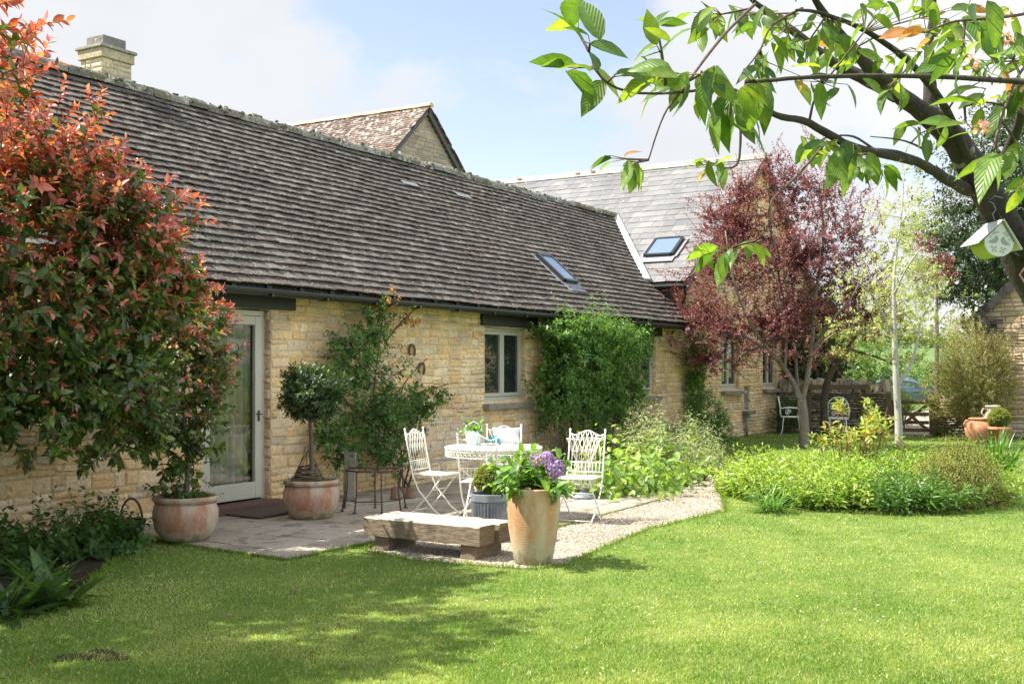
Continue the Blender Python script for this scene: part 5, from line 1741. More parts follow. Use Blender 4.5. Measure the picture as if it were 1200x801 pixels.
# big photinia at the left edge, its trunk out of the picture
q = L(8.1, -4.85)
ph = thing('photinia_tree', 'large photinia at the left edge, coppery red new leaves over dark green, against the wall', 'tree', q)
mb = MB()
sk = limb_path(mb, [q, q + [.05, 0, .6], q + [0, .1, 1.2], q + [.1, .05, 1.9], q + RD * .3 + [0, 0, 2.8]], [.11, .09, .08, .06, .03], (.12, .09, .07), 9)
for tgt in (L(8.0, -3.2, 1.9), L(8.9, -3.9, 2.2), L(7.2, -4.2, 2.4), L(8.3, -3.6, 3.0), L(6.9, -5.2, 2.4), L(7.6, -6.2, 2.2)):
    sk += limb_path(mb, [q + [0, .1, 1.1], (q + [0, .1, 1.1]) * .45 + tgt * .55 + [0, 0, .15], tgt], [.055, .035, .015], (.12, .09, .07), 7)
parts_ = [(L(8.2, -4.50, 2.35), (1.7, 1.7, 1.5), 1250, 21, .16), (L(7.0, -5.7, 2.4), (1.6, 1.6, 1.5), 300, 22, .2), (L(8.4, -3.05, 1.85), (.6, .6, .8), 240, 23, .15), (L(8.2, -3.55, 2.65), (.75, .7, .7), 220, 24, .15),
          (L(6.5, -4.5, 3.35), (1.45, 1.45, 1.4), 900, 25, .12), (L(5.6, -4.6, 2.9), (1.2, 1.2, 1.2), 600, 27, .12), (L(8.0, -3.7, 1.5), (.8, .8, .6), 240, 26, .15), (L(8.9, -2.95, 2.3), (.55, .55, .55), 200, 28, .12), (L(8.4, -2.95, 2.62), (.5, .5, .5), 150, 30, .18), (L(8.3, -3.3, 3.0), (.45, .45, .4), 90, 34, .2), (L(8.9, -3.15, 1.35), (.55, .55, .5), 170, 29, .12)]
cp_, cd2 = zip(*[crown_pts(c, r, n, sd, .45, am) for c, r, n, sd, am in parts_])
cr_, dr_ = np.concatenate(cp_), np.concatenate(cd2)
ok = (cr_[:, 1] < 8.72) & (cr_[:, 2] > .75)
cr_, dr_ = cr_[ok], dr_[ok]
limbs(mb, sk, cr_[::9], .009, (.11, .075, .055))
mb.build('trunk', M['bark'], ph)
mb = MB()
zt = np.clip(.98 - .36 * (cr_[:, 2] - 1.5) + R.normal(0, .1, len(cr_)), .2, 1.25)
dr2 = unit(dr_ * [1, 1, .8] + [0, 0, .3] + R.normal(0, .4, dr_.shape))
sprigs(mb, cr_ - dr2 * .14, dr2, R.uniform(.16, .28, len(cr_)), 14, .090, .043, 'photinia_green', 'photinia_red', zt, .85, .12, True, stem=.0035)
mb.build('crown', M['gloss'], ph)

# left shaded bed: bleeding heart and broad-leaved lilies
def fern_clump(c, n, h, ln, wd, pal, label, name='leafy_plant', mat='softleaf', arch=.7, k=10, spread=.8, group=None, big=True, flowers=0):
    t = thing(name, label, 'plant', c, group)
    mb = MB(); u = sphere_dirs(n, .12)
    sprigs(mb, c + u * [.06, .06, 0], u * [1.15, 1.15, 1], h * R.uniform(.65, 1.2, n), k, ln, wd, pal, spread=spread, droop=arch * .4, big=big, t0=.25, stem=.003, stem_col=(.08, .12, .03))
    mb.build('leaves', M[mat], t)
    if flowers:
        mb = MB(); u = sphere_dirs(flowers, .25); tips = c + u * h * [1.1, 1.1, 1.0]
        for k_ in range(5):
            o_ = tips + VD * 0 + np.c_[R.normal(0, .03, (flowers, 2)), R.normal(0, .012, flowers)]
            mb.leaves(o_, R.normal(0, .3, (flowers, 3)) - [0, 0, 1], -VD + R.normal(0, .3, (flowers, 3)), .022, .014, np.tile([.75, .72, .68], (flowers, 1)))
        mb.build('blossoms', M['petal'], t)
    return t
for i, (d, la, n, h) in enumerate(((9.30, -3.48, 64, .52), (9.05, -3.85, 56, .52), (9.75, -3.55, 44, .44), (8.55, -3.75, 50, .46))):
    fern_clump(L(d, la), n, h, .085, .05, 'dark', ['dark green bleeding heart clump with white flowers, the one nearest the grass', 'dark green bleeding heart clump against the wall behind the white flowers', 'dark green bleeding heart clump beside the wicker basket', 'dark green bleeding heart clump above the broad lily leaves'][i], 'bleeding_heart', k=11, spread=1.0, group='bleeding hearts in the shaded bed', flowers=5 if i < 2 else 3)
def lily(c, n, h, wd, pal, label, name, group=None, up=1.4, mat='leaf', curl=.45):
    mb = MB(); u = sphere_dirs(n, .2)
    mb.leaves(c + np.c_[R.normal(0, .05, (n, 2)), np.zeros(n)], unit(u * [1, 1, up]), np.array([0, 0, 1.]) + u * [-.8, -.8, 0], h * R.uniform(.6, 1.15, n), wd * R.uniform(.8, 1.2, n), pick(pal, n), True, curl, .2)
    return solo_leaves(mb, name, M[mat], c, label, 'plant', group)
for i, (d, la) in enumerate(((7.35, -3.0), (7.75, -3.25), (7.0, -3.15))):
    lily(L(d, la), 42, .34, .085, 'dark', ['broad-leaved green lily clump nearest the lawn', 'broad-leaved green lily clump under the bleeding heart', 'broad-leaved green lily clump cut by the left edge'][i], 'lily_clump', 'broad-leaved clumps in the shaded bed')

# rose trained on the wall
def wall_shrub(name, label, org, lobes, pal, ln, wd, k, mat, stems=(), stem_r=.014, tip=None, tip_t=1.2, length=.16, spread=.9, droop=.15, ymax=WALL - .05, big=False, stemcol=(.08, .06, .045), lb_n=6, updir=.3):
    t = thing(name, label, 'climber', org)
    ps_, ds_ = [], []
    for c, r, n, sd in lobes:
        a, b = crown_pts(c, r, n, sd, .35, .36)
        ok = a[:, 1] < ymax
        ps_.append(a[ok]); ds_.append(b[ok])
    p, d = np.concatenate(ps_), np.concatenate(ds_)
    mb = MB(); sk = []
    for s in stems:
        sk += limb_path(mb, s, np.linspace(stem_r, stem_r * .4, len(s)), stemcol, 6)
    limbs(mb, sk, p[::lb_n], .006, stemcol)
    mb.build('stems', M['bark'], t)
    mb = MB()
    d2 = unit(d * [1, 1, .8] + [0, -.35, updir] + R.normal(0, .4, d.shape))
    tt = tip_t if np.isscalar(tip_t) else np.concatenate([np.full(len(a), v_) for a, v_ in zip(ps_, tip_t)])
    sprigs(mb, p - d2 * length * .6, d2, length * R.uniform(.7, 1.4, len(p)), k, ln, wd, pal, tip, tt, spread, droop, big, stem=.002)
    k_ = R.permutation(len(p))[:len(p) // 14]                    # stray shoots reaching out of the mass
    sprigs(mb, p[k_], unit(d[k_] + [0, -.2, .1] + R.normal(0, .5, (len(k_), 3))), R.uniform(.25, .55, len(k_)), 9, ln, wd, pal, tip, 1.2, .9, .25, big, stem=.003)
    mb.build('foliage', M[mat], t)
    return t
rb = np.array([11.65, 8.62, .03])
wp = lambda px, py, y=8.5: P(px, py, (y / (VD[1] + RD[1] * (px - 600) / FPX)))
lob = [(wp(440, 475), (.55, .34, .60), 300, 31), (wp(412, 420), (.38, .26, .38), 130, 32), (wp(492, 478), (.38, .26, .30), 105, 33), (wp(440, 385), (.26, .22, .32), 70, 34), (wp(455, 530), (.38, .3, .26), 90, 35),
       (wp(402, 520), (.26, .22, .28), 70, 36), (wp(450, 352), (.16, .2, .16), 20, 37), (wp(478, 375), (.14, .12, .14), 9, 38), (wp(515, 462), (.16, .14, .16), 16, 39), (wp(382, 505), (.16, .2, .2), 36, 40)]
wall_shrub('climbing_rose', 'loose climbing rose on the wall between door and window, with coppery shoots at the gutter', rb, lob, 'rose', .060, .036, 10, 'softleaf',
           [[rb, rb + [.05, -.05, .5], wp(440, 480), wp(445, 400), wp(452, 345)], [rb + [.1, 0, 0], rb + [.25, -.05, .6], wp(470, 460), wp(500, 420)], [rb + [-.1, 0, 0], rb + [-.2, -.06, .6], wp(405, 470), wp(400, 410)],
            [rb + [.06, -.05, 0], wp(450, 520), wp(470, 470), wp(525, 450)], [wp(452, 400), wp(468, 380), wp(488, 360), wp(494, 352)]], .014, 'bronze', [1.3, 1.3, 1.3, 1.2, 1.4, 1.4, .3, .25, .8, 1.4], length=.17, spread=1.0)
# dense creeper between the windows
cb = np.array([17.3, 8.6, .03])
lob = [(wp(690, 442, 8.45), (1.5, .42, .85), 1100, 41), (wp(690, 394, 8.4), (1.6, .40, .34), 480, 42), (wp(655, 460, 8.5), (.7, .35, .6), 260, 43), (wp(735, 450, 8.45), (.75, .4, .8), 330, 44), (wp(700, 384, 8.25), (1.5, .3, .16), 180, 45), (wp(752, 395, 8.5), (.4, .2, .35), 60, 46), (wp(660, 386, 8.35), (.7, .35, .2), 110, 47)]
wall_shrub('wall_creeper', 'dense bright green creeper covering the wall between the two cottage windows up to the gutter', cb, lob, 'creeper', .078, .042, 10, 'leaf',
           [[cb + [dx, 0, 0], cb + [dx * 1.4, -.05, .8], cb + [dx * 1.8, -.1, 1.8]] for dx in (-.9, -.3, .3, .8)], .02, length=.2, spread=1.0, ymax=8.72, lb_n=12)
# climber at the joint of cottage and wing, and shrubs along the wing
cb = np.array([21.6, 8.6, .02])
wall_shrub('corner_climber', 'thin dark climber on the wall joint under the purple tree', cb, [(np.array([21.6, 8.62, 1.7]), (.42, .2, .75), 260, 51), (np.array([21.55, 8.6, .8]), (.4, .25, .8), 230, 52), (np.array([22.3, 8.68, 1.75]), (.35, .12, .4), 50, 53)], 'creeper', .06, .03, 11, 'softleaf',
           [[cb, cb + [0, -.03, 1.0], cb + [.05, -.02, 2.1]], [cb + [.1, 0, 0], cb + [.2, -.03, 1.0], cb + [.7, -.02, 1.8]]], .016, length=.18, spread=1.0, ymax=8.74)
def shrub(name, label, c, rad, n, ln, wd, pal, k=11, mat='leaf', length=.15, amt=.2, inner=.3, tip=None, tip_t=.9, spread=.85, up=.5, big=False, cat='shrub', group=None, stems=6, zmin=-.35, seed=61, z=.5, droop=.12):
    c = np.asarray(c, float)
    t = thing(name, label, cat, c, group)
    cc_ = c + [0, 0, rad[2] * z]
    p, d = crown_pts(cc_, rad, n, seed, inner, amt, zmin)
    ok = p[:, 2] > .03
    p, d = p[ok], d[ok]
    mb = MB(); sk = []
    for i in range(stems):
        a = i * 6.28 / stems + .3
        e = cc_ + np.array([math.cos(a) * rad[0] * .5, math.sin(a) * rad[1] * .5, rad[2] * .35])
        sk += limb_path(mb, [c + [.05 * math.cos(a), .05 * math.sin(a), 0], (c + e) / 2 + [0, 0, .05], e], [.014, .011, .006], (.09, .065, .045), 5)
    limbs(mb, sk, p[::10], .005, (.09, .065, .045))
    mb.build('stems', M['bark'], t)
    mb = MB(); d2 = unit(d + [0, 0, up] + R.normal(0, .35, d.shape))
    sprigs(mb, p - d2 * length * .7, d2, length * R.uniform(.7, 1.4, len(p)), k, ln, wd, pal, tip, tip_t, spread, droop, big, stem=.0025)
    mb.build('foliage', M[mat], t)
    return t
shrub('wing_shrub', 'rounded green bush at the foot of the corner climber by the shaded lawn', L(21.0, 3.62), (.62, .55, .75), 420, .055, .026, 'rose', seed=62, mat='softleaf')
shrub('dark_shrub', 'low dark bush under the right-hand wing window, left of the scrollwork chair', np.array([26.75, 8.3, 0]), (.55, .4, .62), 320, .05, .022, 'dark', seed=63, mat='darkleaf')
ib = np.array([29.0, 8.45, 0])
wall_shrub('ivy_mass', 'tall dark ivy covering the far end of the wing wall behind the purple tree', ib, [(np.array([28.6, 8.5, 1.7]), (1.2, .45, 1.6), 900, 64), (np.array([30.2, 8.3, 1.4]), (1.2, .5, 1.7), 800, 65), (np.array([29.4, 8.2, 2.9]), (1.5, .5, .8), 500, 66)], 'yew', .10, .07, 10, 'darkleaf',
           [[ib + [dx, .1, 0], ib + [dx, .05, 1.2], ib + [dx * 1.2, 0, 2.6]] for dx in (-1, 0, 1)], .04, length=.26, lb_n=30, ymax=8.76)

# purple-leaved plum
q = L(22.0, 5.71)
pt = thing('purple_plum_tree', 'purple-leaved plum tree with a forked grey trunk in front of the slate-roofed wing', 'tree', q)
mb = MB()
tw = lambda px, py, dd=0.0: P(px, py, 22.0 + dd)
bc_ = (.20, .17, .13)
sk = limb_path(mb, [q, q + [0, 0, .5], tw(939, 468)], [.115, .095, .09], bc_, 12, .035)
for pth, r in (([tw(939, 470), tw(925, 440), tw(905, 415), tw(880, 398), tw(845, 375), tw(815, 350)], .085), ([tw(940, 470), tw(948, 430), tw(952, 395), tw(955, 350), tw(965, 280), tw(960, 215)], .085),
               ([tw(920, 432), tw(921, 390), tw(917, 345), tw(905, 280), tw(900, 215)], .05), ([tw(935, 455, .2), tw(932, 415, .5), tw(928, 370, .8), tw(930, 300, 1.0)], .05), ([tw(952, 410), tw(975, 375, -.4), tw(1000, 345, -.6), tw(1015, 310, -.6)], .05),
               ([tw(905, 415), tw(880, 380, -.7), tw(860, 330, -1.1), tw(850, 270, -1.1)], .045), ([tw(950, 420), tw(965, 400, .9), tw(990, 385, 1.2)], .04)):
    sk += limb_path(mb, pth, np.linspace(r * .72, .012, len(pth)), bc_, 9, .05)
lob = [(tw(895, 376), (1.75, 1.75, .85), 620, 71), (tw(935, 300), (1.35, 1.5, 1.1), 560, 72), (tw(930, 222), (.75, .9, .8), 170, 73), (tw(990, 275), (.7, .9, .9), 160, 70), (tw(1000, 340), (.85, .9, 1.0), 220, 74), (tw(822, 372), (.75, .8, .7), 180, 75), (tw(868, 268), (.75, .9, .8), 320, 76), (tw(840, 308), (.8, .85, .8), 340, 69), (tw(866, 225), (.55, .7, .6), 120, 68), (tw(836, 252), (.4, .5, .5), 46, 67), (tw(1018, 370), (.6, .7, .5), 90, 66),
       (tw(968, 225), (.65, .75, .75), 120, 77), (tw(902, 190), (.3, .4, .5), 26, 78), (tw(830, 418), (.5, .6, .35), 70, 79)]
a_ = [crown_pts(c, r, int(n * .86), sd, .12, .5) for c, r, n, sd in lob]
p, d = np.concatenate([x[0] for x in a_]), np.concatenate([x[1] for x in a_])
limbs(mb, sk, p[::6], .012, (.12, .09, .08))
mb.build('trunk', M['bark'], pt)
mb = MB(); d2 = unit(d * [1, 1, .6] + [0, 0, .55] + R.normal(0, .4, d.shape))
sprigs(mb, p - d2 * .25, d2, R.uniform(.25, .75, len(p)), 19, .060, .034, 'purple', None, .8, .8, .1, False, stem=.004, stem_col=(.07, .03, .03))
mb.build('crown', M['leaf'], pt)

# young birch in the island bed
q = L(14.85, 5.12)
bt = thing('birch_tree', 'slender young birch with a pale trunk rising from the island bed', 'tree', q)
bq = lambda px, py, dd=0.: P(px, py, 14.85 + dd)
mb = MB(); wc_ = (.36, .34, .29)
sk = limb_path(mb, [q, bq(1053, 500), bq(1050, 440), bq(1048, 380), bq(1048, 320), bq(1056, 255), bq(1060, 195)], [.058, .050, .042, .033, .020, .010, .004], wc_, 12, .03)
for pth, r in (([bq(1052, 452), bq(1066, 430), bq(1074, 405), bq(1080, 375), bq(1098, 345)], .028), ([bq(1049, 400), bq(1036, 370), bq(1022, 345), bq(1005, 330)], .02), ([bq(1048, 345), bq(1062, 315, -.3), bq(1080, 290, -.5)], .016), ([bq(1050, 300), bq(1035, 270, .3), bq(1025, 235, .4)], .014),
               ([bq(1054, 265), bq(1068, 240, .2), bq(1078, 215, .3)], .010), ([bq(1076, 395), bq(1095, 385), bq(1110, 365)], .012)):
    sk += limb_path(mb, pth, np.linspace(r, .006, len(pth)), wc_, 7, .04)
lob = [(bq(1055, 250), (.5, .5, .55), 60, 81), (bq(1080, 330), (.5, .5, .4), 60, 82), (bq(1010, 330), (.4, .5, .35), 45, 83), (bq(1090, 370), (.4, .4, .3), 40, 84), (bq(1040, 380), (.7, .6, .35), 60, 85), (bq(1060, 200), (.25, .25, .3), 16, 86)]
a_ = [crown_pts(c, r, n, sd, .2, .25) for c, r, n, sd in lob]
p, d = np.concatenate([x[0] for x in a_]), np.concatenate([x[1] for x in a_])
limbs(mb, sk, p, .006, (.3, .27, .2))
mb.build('trunk', M['birch'], bt)
mb = MB(); d2 = unit(d + R.normal(0, .5, d.shape) + [0, 0, .3])
sprigs(mb, p - d2 * .06, d2, R.uniform(.1, .22, len(p)), 10, .042, .026, 'pale', None, .8, .9, .2)
mb.build('crown', M['leaf'], bt)

# pale variegated tree behind, dark arching limbs
q = L(24.6, 6.85)
vt = thing('variegated_tree', 'small spreading tree with dark arching limbs and pale cream-green leaves, behind the plum trunk', 'tree', q)
vq = lambda px, py, dd=0.: P(px, py, 24.6 + dd)
mb = MB(); dc_ = (.07, .055, .045)
sk = limb_path(mb, [q, vq(966, 470), vq(972, 440), vq(988, 415), vq(996, 408)], [.10, .085, .075, .065, .055], dc_, 10, .04)
for pth, r in (([vq(995, 409), vq(1012, 414), vq(1032, 420), vq(1055, 433)], .035), ([vq(990, 412), vq(1005, 392), vq(1030, 375), vq(1060, 362)], .04), ([vq(978, 430), vq(972, 400), vq(985, 370), vq(1000, 345)], .04), ([vq(996, 405, .2), vq(1005, 380, .8), vq(1040, 395, 1.2), vq(1075, 400, 1.2)], .03)):
    sk += limb_path(mb, pth, np.linspace(r, .010, len(pth)), dc_, 7, .05)
lob = [(vq(1000, 385), (.9, .9, .3), 190, 91), (vq(1045, 372), (1.0, .9, .3), 190, 92), (vq(1025, 345), (1.0, .9, .3), 150, 93), (vq(985, 415), (.6, .6, .22), 70, 94), (vq(1080, 395), (.6, .6, .25), 80, 95), (vq(1060, 420), (.5, .5, .16), 45, 96), (vq(1050, 300, 1), (.8, .8, .8), 120, 97), (vq(1085, 330, 1), (.5, .5, .5), 70, 98), (vq(1070, 255, 1), (.6, .6, .7), 60, 99)]
a_ = [crown_pts(c, r, n, sd, .2, .25) for c, r, n, sd in lob]
p, d = np.concatenate([x[0] for x in a_]), np.concatenate([x[1] for x in a_])
limbs(mb, sk, p[::3], .010, dc_)
mb.build('trunk', M['bark'], vt)
mb = MB(); d2 = unit(d * [1, 1, .3] + [0, 0, .3] + R.normal(0, .4, d.shape))
sprigs(mb, p - d2 * .1, d2, R.uniform(.15, .32, len(p)), 12, .075, .042, 'pale', None, .8, .95, .1)
mb.build('crown', M['leaf'], vt)

# island bed
mb = MB()
n = 2300
a = R.uniform(0, 2 * math.pi, n); r = np.sqrt(R.random(n)) * 1.01
bx = bc + VD * (1.76 * r * np.sin(a))[:, None] + RD * (1.60 * r * np.cos(a))[:, None]
sp_c = L(12.75, 5.03)[:2]
ok = np.linalg.norm(bx[:, :2] - sp_c, axis=1) > .5
bx, r, n = bx[ok], r[ok], int(ok.sum())
hN = (.41 + .07 * np.sin(bx[:, 0] * 4.3 + 1) * np.sin(bx[:, 1] * 3.7) + .05 * np.sin(bx[:, 0] * 9) * np.sin(bx[:, 1] * 8)) * np.clip(1.35 - r ** 3 * .55, .5, 1)
dv = np.c_[(bx - bc)[:, :2] * .42 * (r ** 4)[:, None], np.ones(n)] + R.normal(0, .17, (n, 3))
sd_ = np.stack([bc + VD * 1.8 * math.sqrt(q) * math.sin(w) + RD * 1.65 * math.sqrt(q) * math.cos(w) for q, w in zip(R.random(22), R.uniform(0, 6.3, 22))])
own = np.argmin(np.linalg.norm(bx[:, None, :2] - sd_[None, :, :2], axis=2) * R.uniform(.8, 1.2, (1, 22)) + R.normal(0, .05, (n, 22)), 1)
kinds = [('lime', .092, .030, 1.05, 14), ([(.09, .19, .03), (.12, .23, .04), (.065, .14, .026)], .10, .034, .95, 13), ([(.16, .27, .045), (.11, .21, .033), (.22, .32, .055)], .075, .024, 1.2, 17), ([(.24, .32, .06), (.30, .36, .09), (.17, .26, .045)], .085, .034, .85, 14)]
for i in range(22):
    o_ = own == i
    pl_, a1, b1, hm, kk = kinds[[0, 1, 0, 2, 0, 3, 1, 2][i % 8]]
    if o_.sum():
        sprigs(mb, bx[o_] + [0, 0, .02], dv[o_], hN[o_] * hm * R.uniform(.85, 1.1) * R.uniform(.6, 1.25, o_.sum()), kk, a1, b1, pl_, None, .8, .85, .12, False, stem=.003, stem_col=(.12, .16, .04), t0=.15)
tag(mb.build('ground_cover', M['leaf']), 'lime green leafy ground cover filling the island bed', kind='stuff')
q = L(14.3, 4.40)
ts = thing('stemmy_shrub', 'tall open shrub with bare reddish stems and yellow-green tops in the island bed', 'shrub', q)
mb, ml = MB(), MB()
n = 25
a = R.uniform(0, 6.3, n); rr = R.uniform(.05, .36, n)
b0 = q + RD * (rr * np.cos(a) * 1.2)[:, None] + VD * (rr * np.sin(a))[:, None]
tp_ = b0 + RD * (np.cos(a) * rr * .75 + R.normal(0, .05, n))[:, None] + VD * (np.sin(a) * rr * .6)[:, None] + UZ * R.uniform(.62, 1.22, n)[:, None]
for x, y in zip(b0, tp_):
    mb.tube([x, (x + y) / 2 + R.normal(0, .015, 3), y], [.008, .007, .004], 5, (.16, .07, .04))
mb.build('stems', M['bark'], ts)
tt = np.repeat(tp_, 4, 0) + R.normal(0, .05, (n * 4, 3)) - [0, 0, .05]
sprigs(ml, tt - [0, 0, .08], R.normal(0, .5, tt.shape) + [0, 0, 1], R.uniform(.06, .16, len(tt)), 7, .105, .036, [(.24, .30, .06), (.30, .34, .08), (.20, .26, .05), (.30, .22, .08)], 'lime', .8, .9, .1, True)
ml.build('foliage', M['leaf'], ts)
shrub('spirea_bush', 'rounded fine-leaved bush with bronze tips at the right end of the island bed', L(12.75, 5.03), (.56, .55, .47), 1700, .026, .013, 'spirea', 12, 'softleaf', .16, .14, .35, 'bronze', 1.18, .9, .5, zmin=-.6, seed=66, z=.5)
shrub('rear_bush', 'small bushy plant with bronze tips behind the rounded fine-leaved bush', L(13.9, 5.5), (.42, .42, .42), 500, .028, .013, 'spirea', 11, 'softleaf', .16, .14, .35, None, 1.0, .9, .5, zmin=-.6, seed=67, z=.5)
lily(L(12.15, 2.78), 120, .42, .016, 'iris', 'low tuft of narrow strap leaves at the front left of the island bed', 'strap_leaf_tuft', up=1.3)
lily(L(15.4, 6.62), 170, .72, .030, 'iris', 'tall upright iris leaves at the right end of the island bed', 'iris_clump', up=3.2, curl=.2)
lily(L(14.9, 6.32), 70, .45, .024, 'iris', 'shorter iris leaves beside the tall iris clump', 'iris_clump', up=2.2, curl=.3)
shrub('silver_plant', 'wispy pale silver-green plant at the left end of the island bed beside the path', L(15.6, 2.62), (.30, .30, .30), 70, .05, .012, 'silver', 10, 'softleaf', .22, .2, .2, up=1.2, stems=3, seed=68, cat='plant')

# border along the wall right of the patio
spots = [(13.55, 1.02, .42), (13.7, 1.5, .50), (14.2, 1.15, .55), (14.4, 1.75, .55), (15.2, 1.35, .6), (14.9, 2.05, .5), (15.9, 2.2, .5), (16.3, 1.6, .6)]
lb8 = ['broad lime-green leaves nearest the wire urn', 'broad lime-green leaves at the front edge of the patio slabs', 'broad lime-green clump just behind the wire urn', 'broad lime-green clump in the middle of the border', 'broad lime-green clump below the creeper', 'broad lime-green clump by the gravel path',
       'broad lime-green clump farthest along the gravel path', 'broad lime-green clump deep in the border under the creeper']
for (d, la, h), lb in zip(spots, lb8):
    fern_clump(L(d, la), 30, h * 1.35, .15, .085, 'limehosta', lb, 'broad_leaf_plant', 'leaf', .5, 7, 1.0, 'broad-leaved border plants')
for i, (d, la, r, h) in enumerate(((16.2, 2.05, .5, .85), (17.2, 2.75, .5, .9), (17.0, 2.0, .45, 1.0), (16.4, 2.75, .4, .55))):
    shrub('silver_shrub', ['arching silver-leaved shrub in the middle of the wall border', 'arching silver-leaved shrub nearest the corner climber', 'tallest arching silver-leaved shrub, under the far cottage window', 'low silver-leaved shrub at the end of the gravel path'][i], L(d, la), (r, r, h * .62), 130, .10, .018, 'silver', 15, 'softleaf', .42, .25, .3, None, 1, .95, 1.0, stems=5, seed=70 + i, group='silver shrubs in the wall border', droop=.35)
shrub('golden_bush', 'small upright yellow-green bush behind the chair set apart', L(16.9, 1.02), (.28, .28, .55), 200, .04, .012, 'box', 10, 'softleaf', .15, .15, .3, up=1.2, seed=75)
mb = MB()
n = 42
b0 = np.stack([R.uniform(14.9, 16.3, n), R.uniform(8.2, 8.6, n), np.zeros(n)], 1)
mb.sticks(b0, b0 + np.c_[R.normal(0, .06, (n, 2)), R.uniform(.5, 1.1, n)], .006, .003, (.26, .19, .11))
solo_leaves(mb, 'dead_stems', M['bark'], (15.6, 8.4, 0), 'thin dry brown stems standing below the creeper', 'plant')
for i, (d, la, pal) in enumerate(((18.2, 1.3, 'rose'), (18.6, 2.4, 'rose'))):
    shrub('low_shrub', ['low dark shrub under the creeper', 'low dark shrub under the far cottage window'][i], L(d, la), (.55, .4, .5), 240, .055, .028, pal, seed=76 + i)
# hedge shrub on the outbuilding wall
q = np.array([26.75, 4.05, 0])
shrub('wall_shrub', 'big loose greyish-green flowering shrub against the outbuilding, above the jars', q, (.9, 1.0, 1.35), 3900, .040, .017, 'ceanothus', 13, 'softleaf', .26, .22, .3, None, 1, .9, .45, zmin=-.95, seed=81, z=.95)
shrub('gate_shrub', 'small yellow-green bush showing over the wooden gate', np.array([29.2, 6.15, 0]), (.4, .40, .72), 300, .05, .025, 'lime', seed=82)
shrub('base_weeds', 'low green weeds at the foot of the wall right of the gate', np.array([27.1, 4.75, 0]), (.25, .35, .2), 70, .04, .02, 'hedge', seed=83, cat='plant')

# trees beyond
def far_tree(name, label, base, lobes, pal, ln, wd, k, mat, tr, length=.6, group=None, n_limb=12):
    t = thing(name, label, 'tree', base, group)
    a_ = [crown_pts(c, r, n, sd, .35, .3) for c, r, n, sd in lobes]
    p, d = np.concatenate([x[0] for x in a_]), np.concatenate([x[1] for x in a_])
    top = np.asarray(lobes[0][0], float)
    mb = MB(); sk = limb_path(mb, [base, (np.asarray(base) * .5 + top * .5), top], [tr, tr * .8, tr * .35], (.09, .075, .06), 9, .03)
    limbs(mb, sk, p[::n_limb], .03, (.08, .065, .05))
    mb.build('trunk', M['bark'], t)
    mb = MB(); d2 = unit(d + [0, 0, .25] + R.normal(0, .4, d.shape))
    sprigs(mb, p - d2 * length * .6, d2, length * R.uniform(.6, 1.3, len(p)), k, ln, wd, pal, spread=.9)
    mb.build('crown', M[mat], t)
FQ = lambda px, py, d: P(px, py, d)
g0 = lambda px, d: np.r_[P(px, HZ, d)[:2], -.05]
far_tree('dark_evergreen_tree', 'large dark evergreen towering behind the stone outbuilding', g0(1180, 42), [(FQ(1165, 270, 42), (3.0, 3.0, 2.6), 700, 101), (FQ(1185, 190, 42), (2.6, 2.6, 2.4), 480, 102), (FQ(1225, 250, 43), (3.2, 3.2, 4.2), 600, 103), (FQ(1130, 300, 41), (1.5, 1.5, 1.6), 220, 104), (FQ(1150, 340, 41), (1.8, 1.8, 1.0), 160, 105), (FQ(1200, 140, 43), (1.5, 1.5, 1.4), 140, 106)], 'yew', .20, .09, 13, 'darkleaf', .4, .7)
far_tree('copper_tree', 'small dark red-leaved tree in front of the dark evergreen', g0(1098, 36), [(FQ(1098, 318, 36), (.7, .8, .65), 70, 111), (FQ(1082, 285, 36), (.45, .5, .4), 30, 112)], 'purple', .11, .06, 10, 'leaf', .08, .35, n_limb=6)
for i, (px, d, r, h, n) in enumerate(((965, 44, 2.0, 1.7, 320), (1010, 40, 1.3, 1.2, 260), (1098, 60, 2.0, .85, 300), (1150, 50, 2.0, 1.1, 300), (1050, 60, 2.2, 1.0, 300), (925, 48, 2.5, 2.6, 300))):
    b = g0(px, d)
    far_tree('hedge_bush', ['bushy green tree beyond the cope-stone wall', 'green bush beyond the wall, left of the birch trunk', 'dark green bush beyond the car bonnet', 'hedge bush behind the outbuilding corner', 'pale hedge bush behind the birch trunk', 'tall bush beyond the wing corner'][i], b, [(b + [0, 0, h], (r, r, h * 1.02), n, 120 + i)], 'hedge', .16, .09, 12, 'leaf', .12, .5, 'hedge bushes beyond the drive')
for i, (x, y, r, h) in enumerate(((24, -9.5, 2.2, 2.3), (28.5, -13, 2.6, 2.8), (33, -7, 2.4, 2.5))):   # across the lawn to the right
    b = np.array([x, y, 0.])
    far_tree('lawn_tree', 'bushy green tree standing across the lawn, opposite the cottage', b, [(b + [0, 0, h], (r, r, h * .95), 420, 140 + i)], 'hedge', .16, .09, 12, 'leaf', .12, .5, 'trees across the lawn')
# far wood on the ridge and field hedge, one mass
mb = MB()
n = 5200
dd = R.uniform(255, 330, n); lt = R.uniform(-140, 220, n)
p = VD * dd[:, None] + RD * lt[:, None]
tz = terrain(p[:, 0], p[:, 1])
hgt = 3.2 + 1.6 * np.sin(lt * .35) + 1.0 * np.sin(lt * 1.1 + 2)
p[:, 2] = tz + R.random(n) * np.maximum(1.2, hgt)
sprigs(mb, p, R.normal(0, .6, (n, 3)) + [0, 0, .6], 1.2, 8, .95, .6, 'hedge', spread=1.0)
tag(mb.build('far_wood', M['leaf']), 'far green wood along the top of the field', kind='stuff')

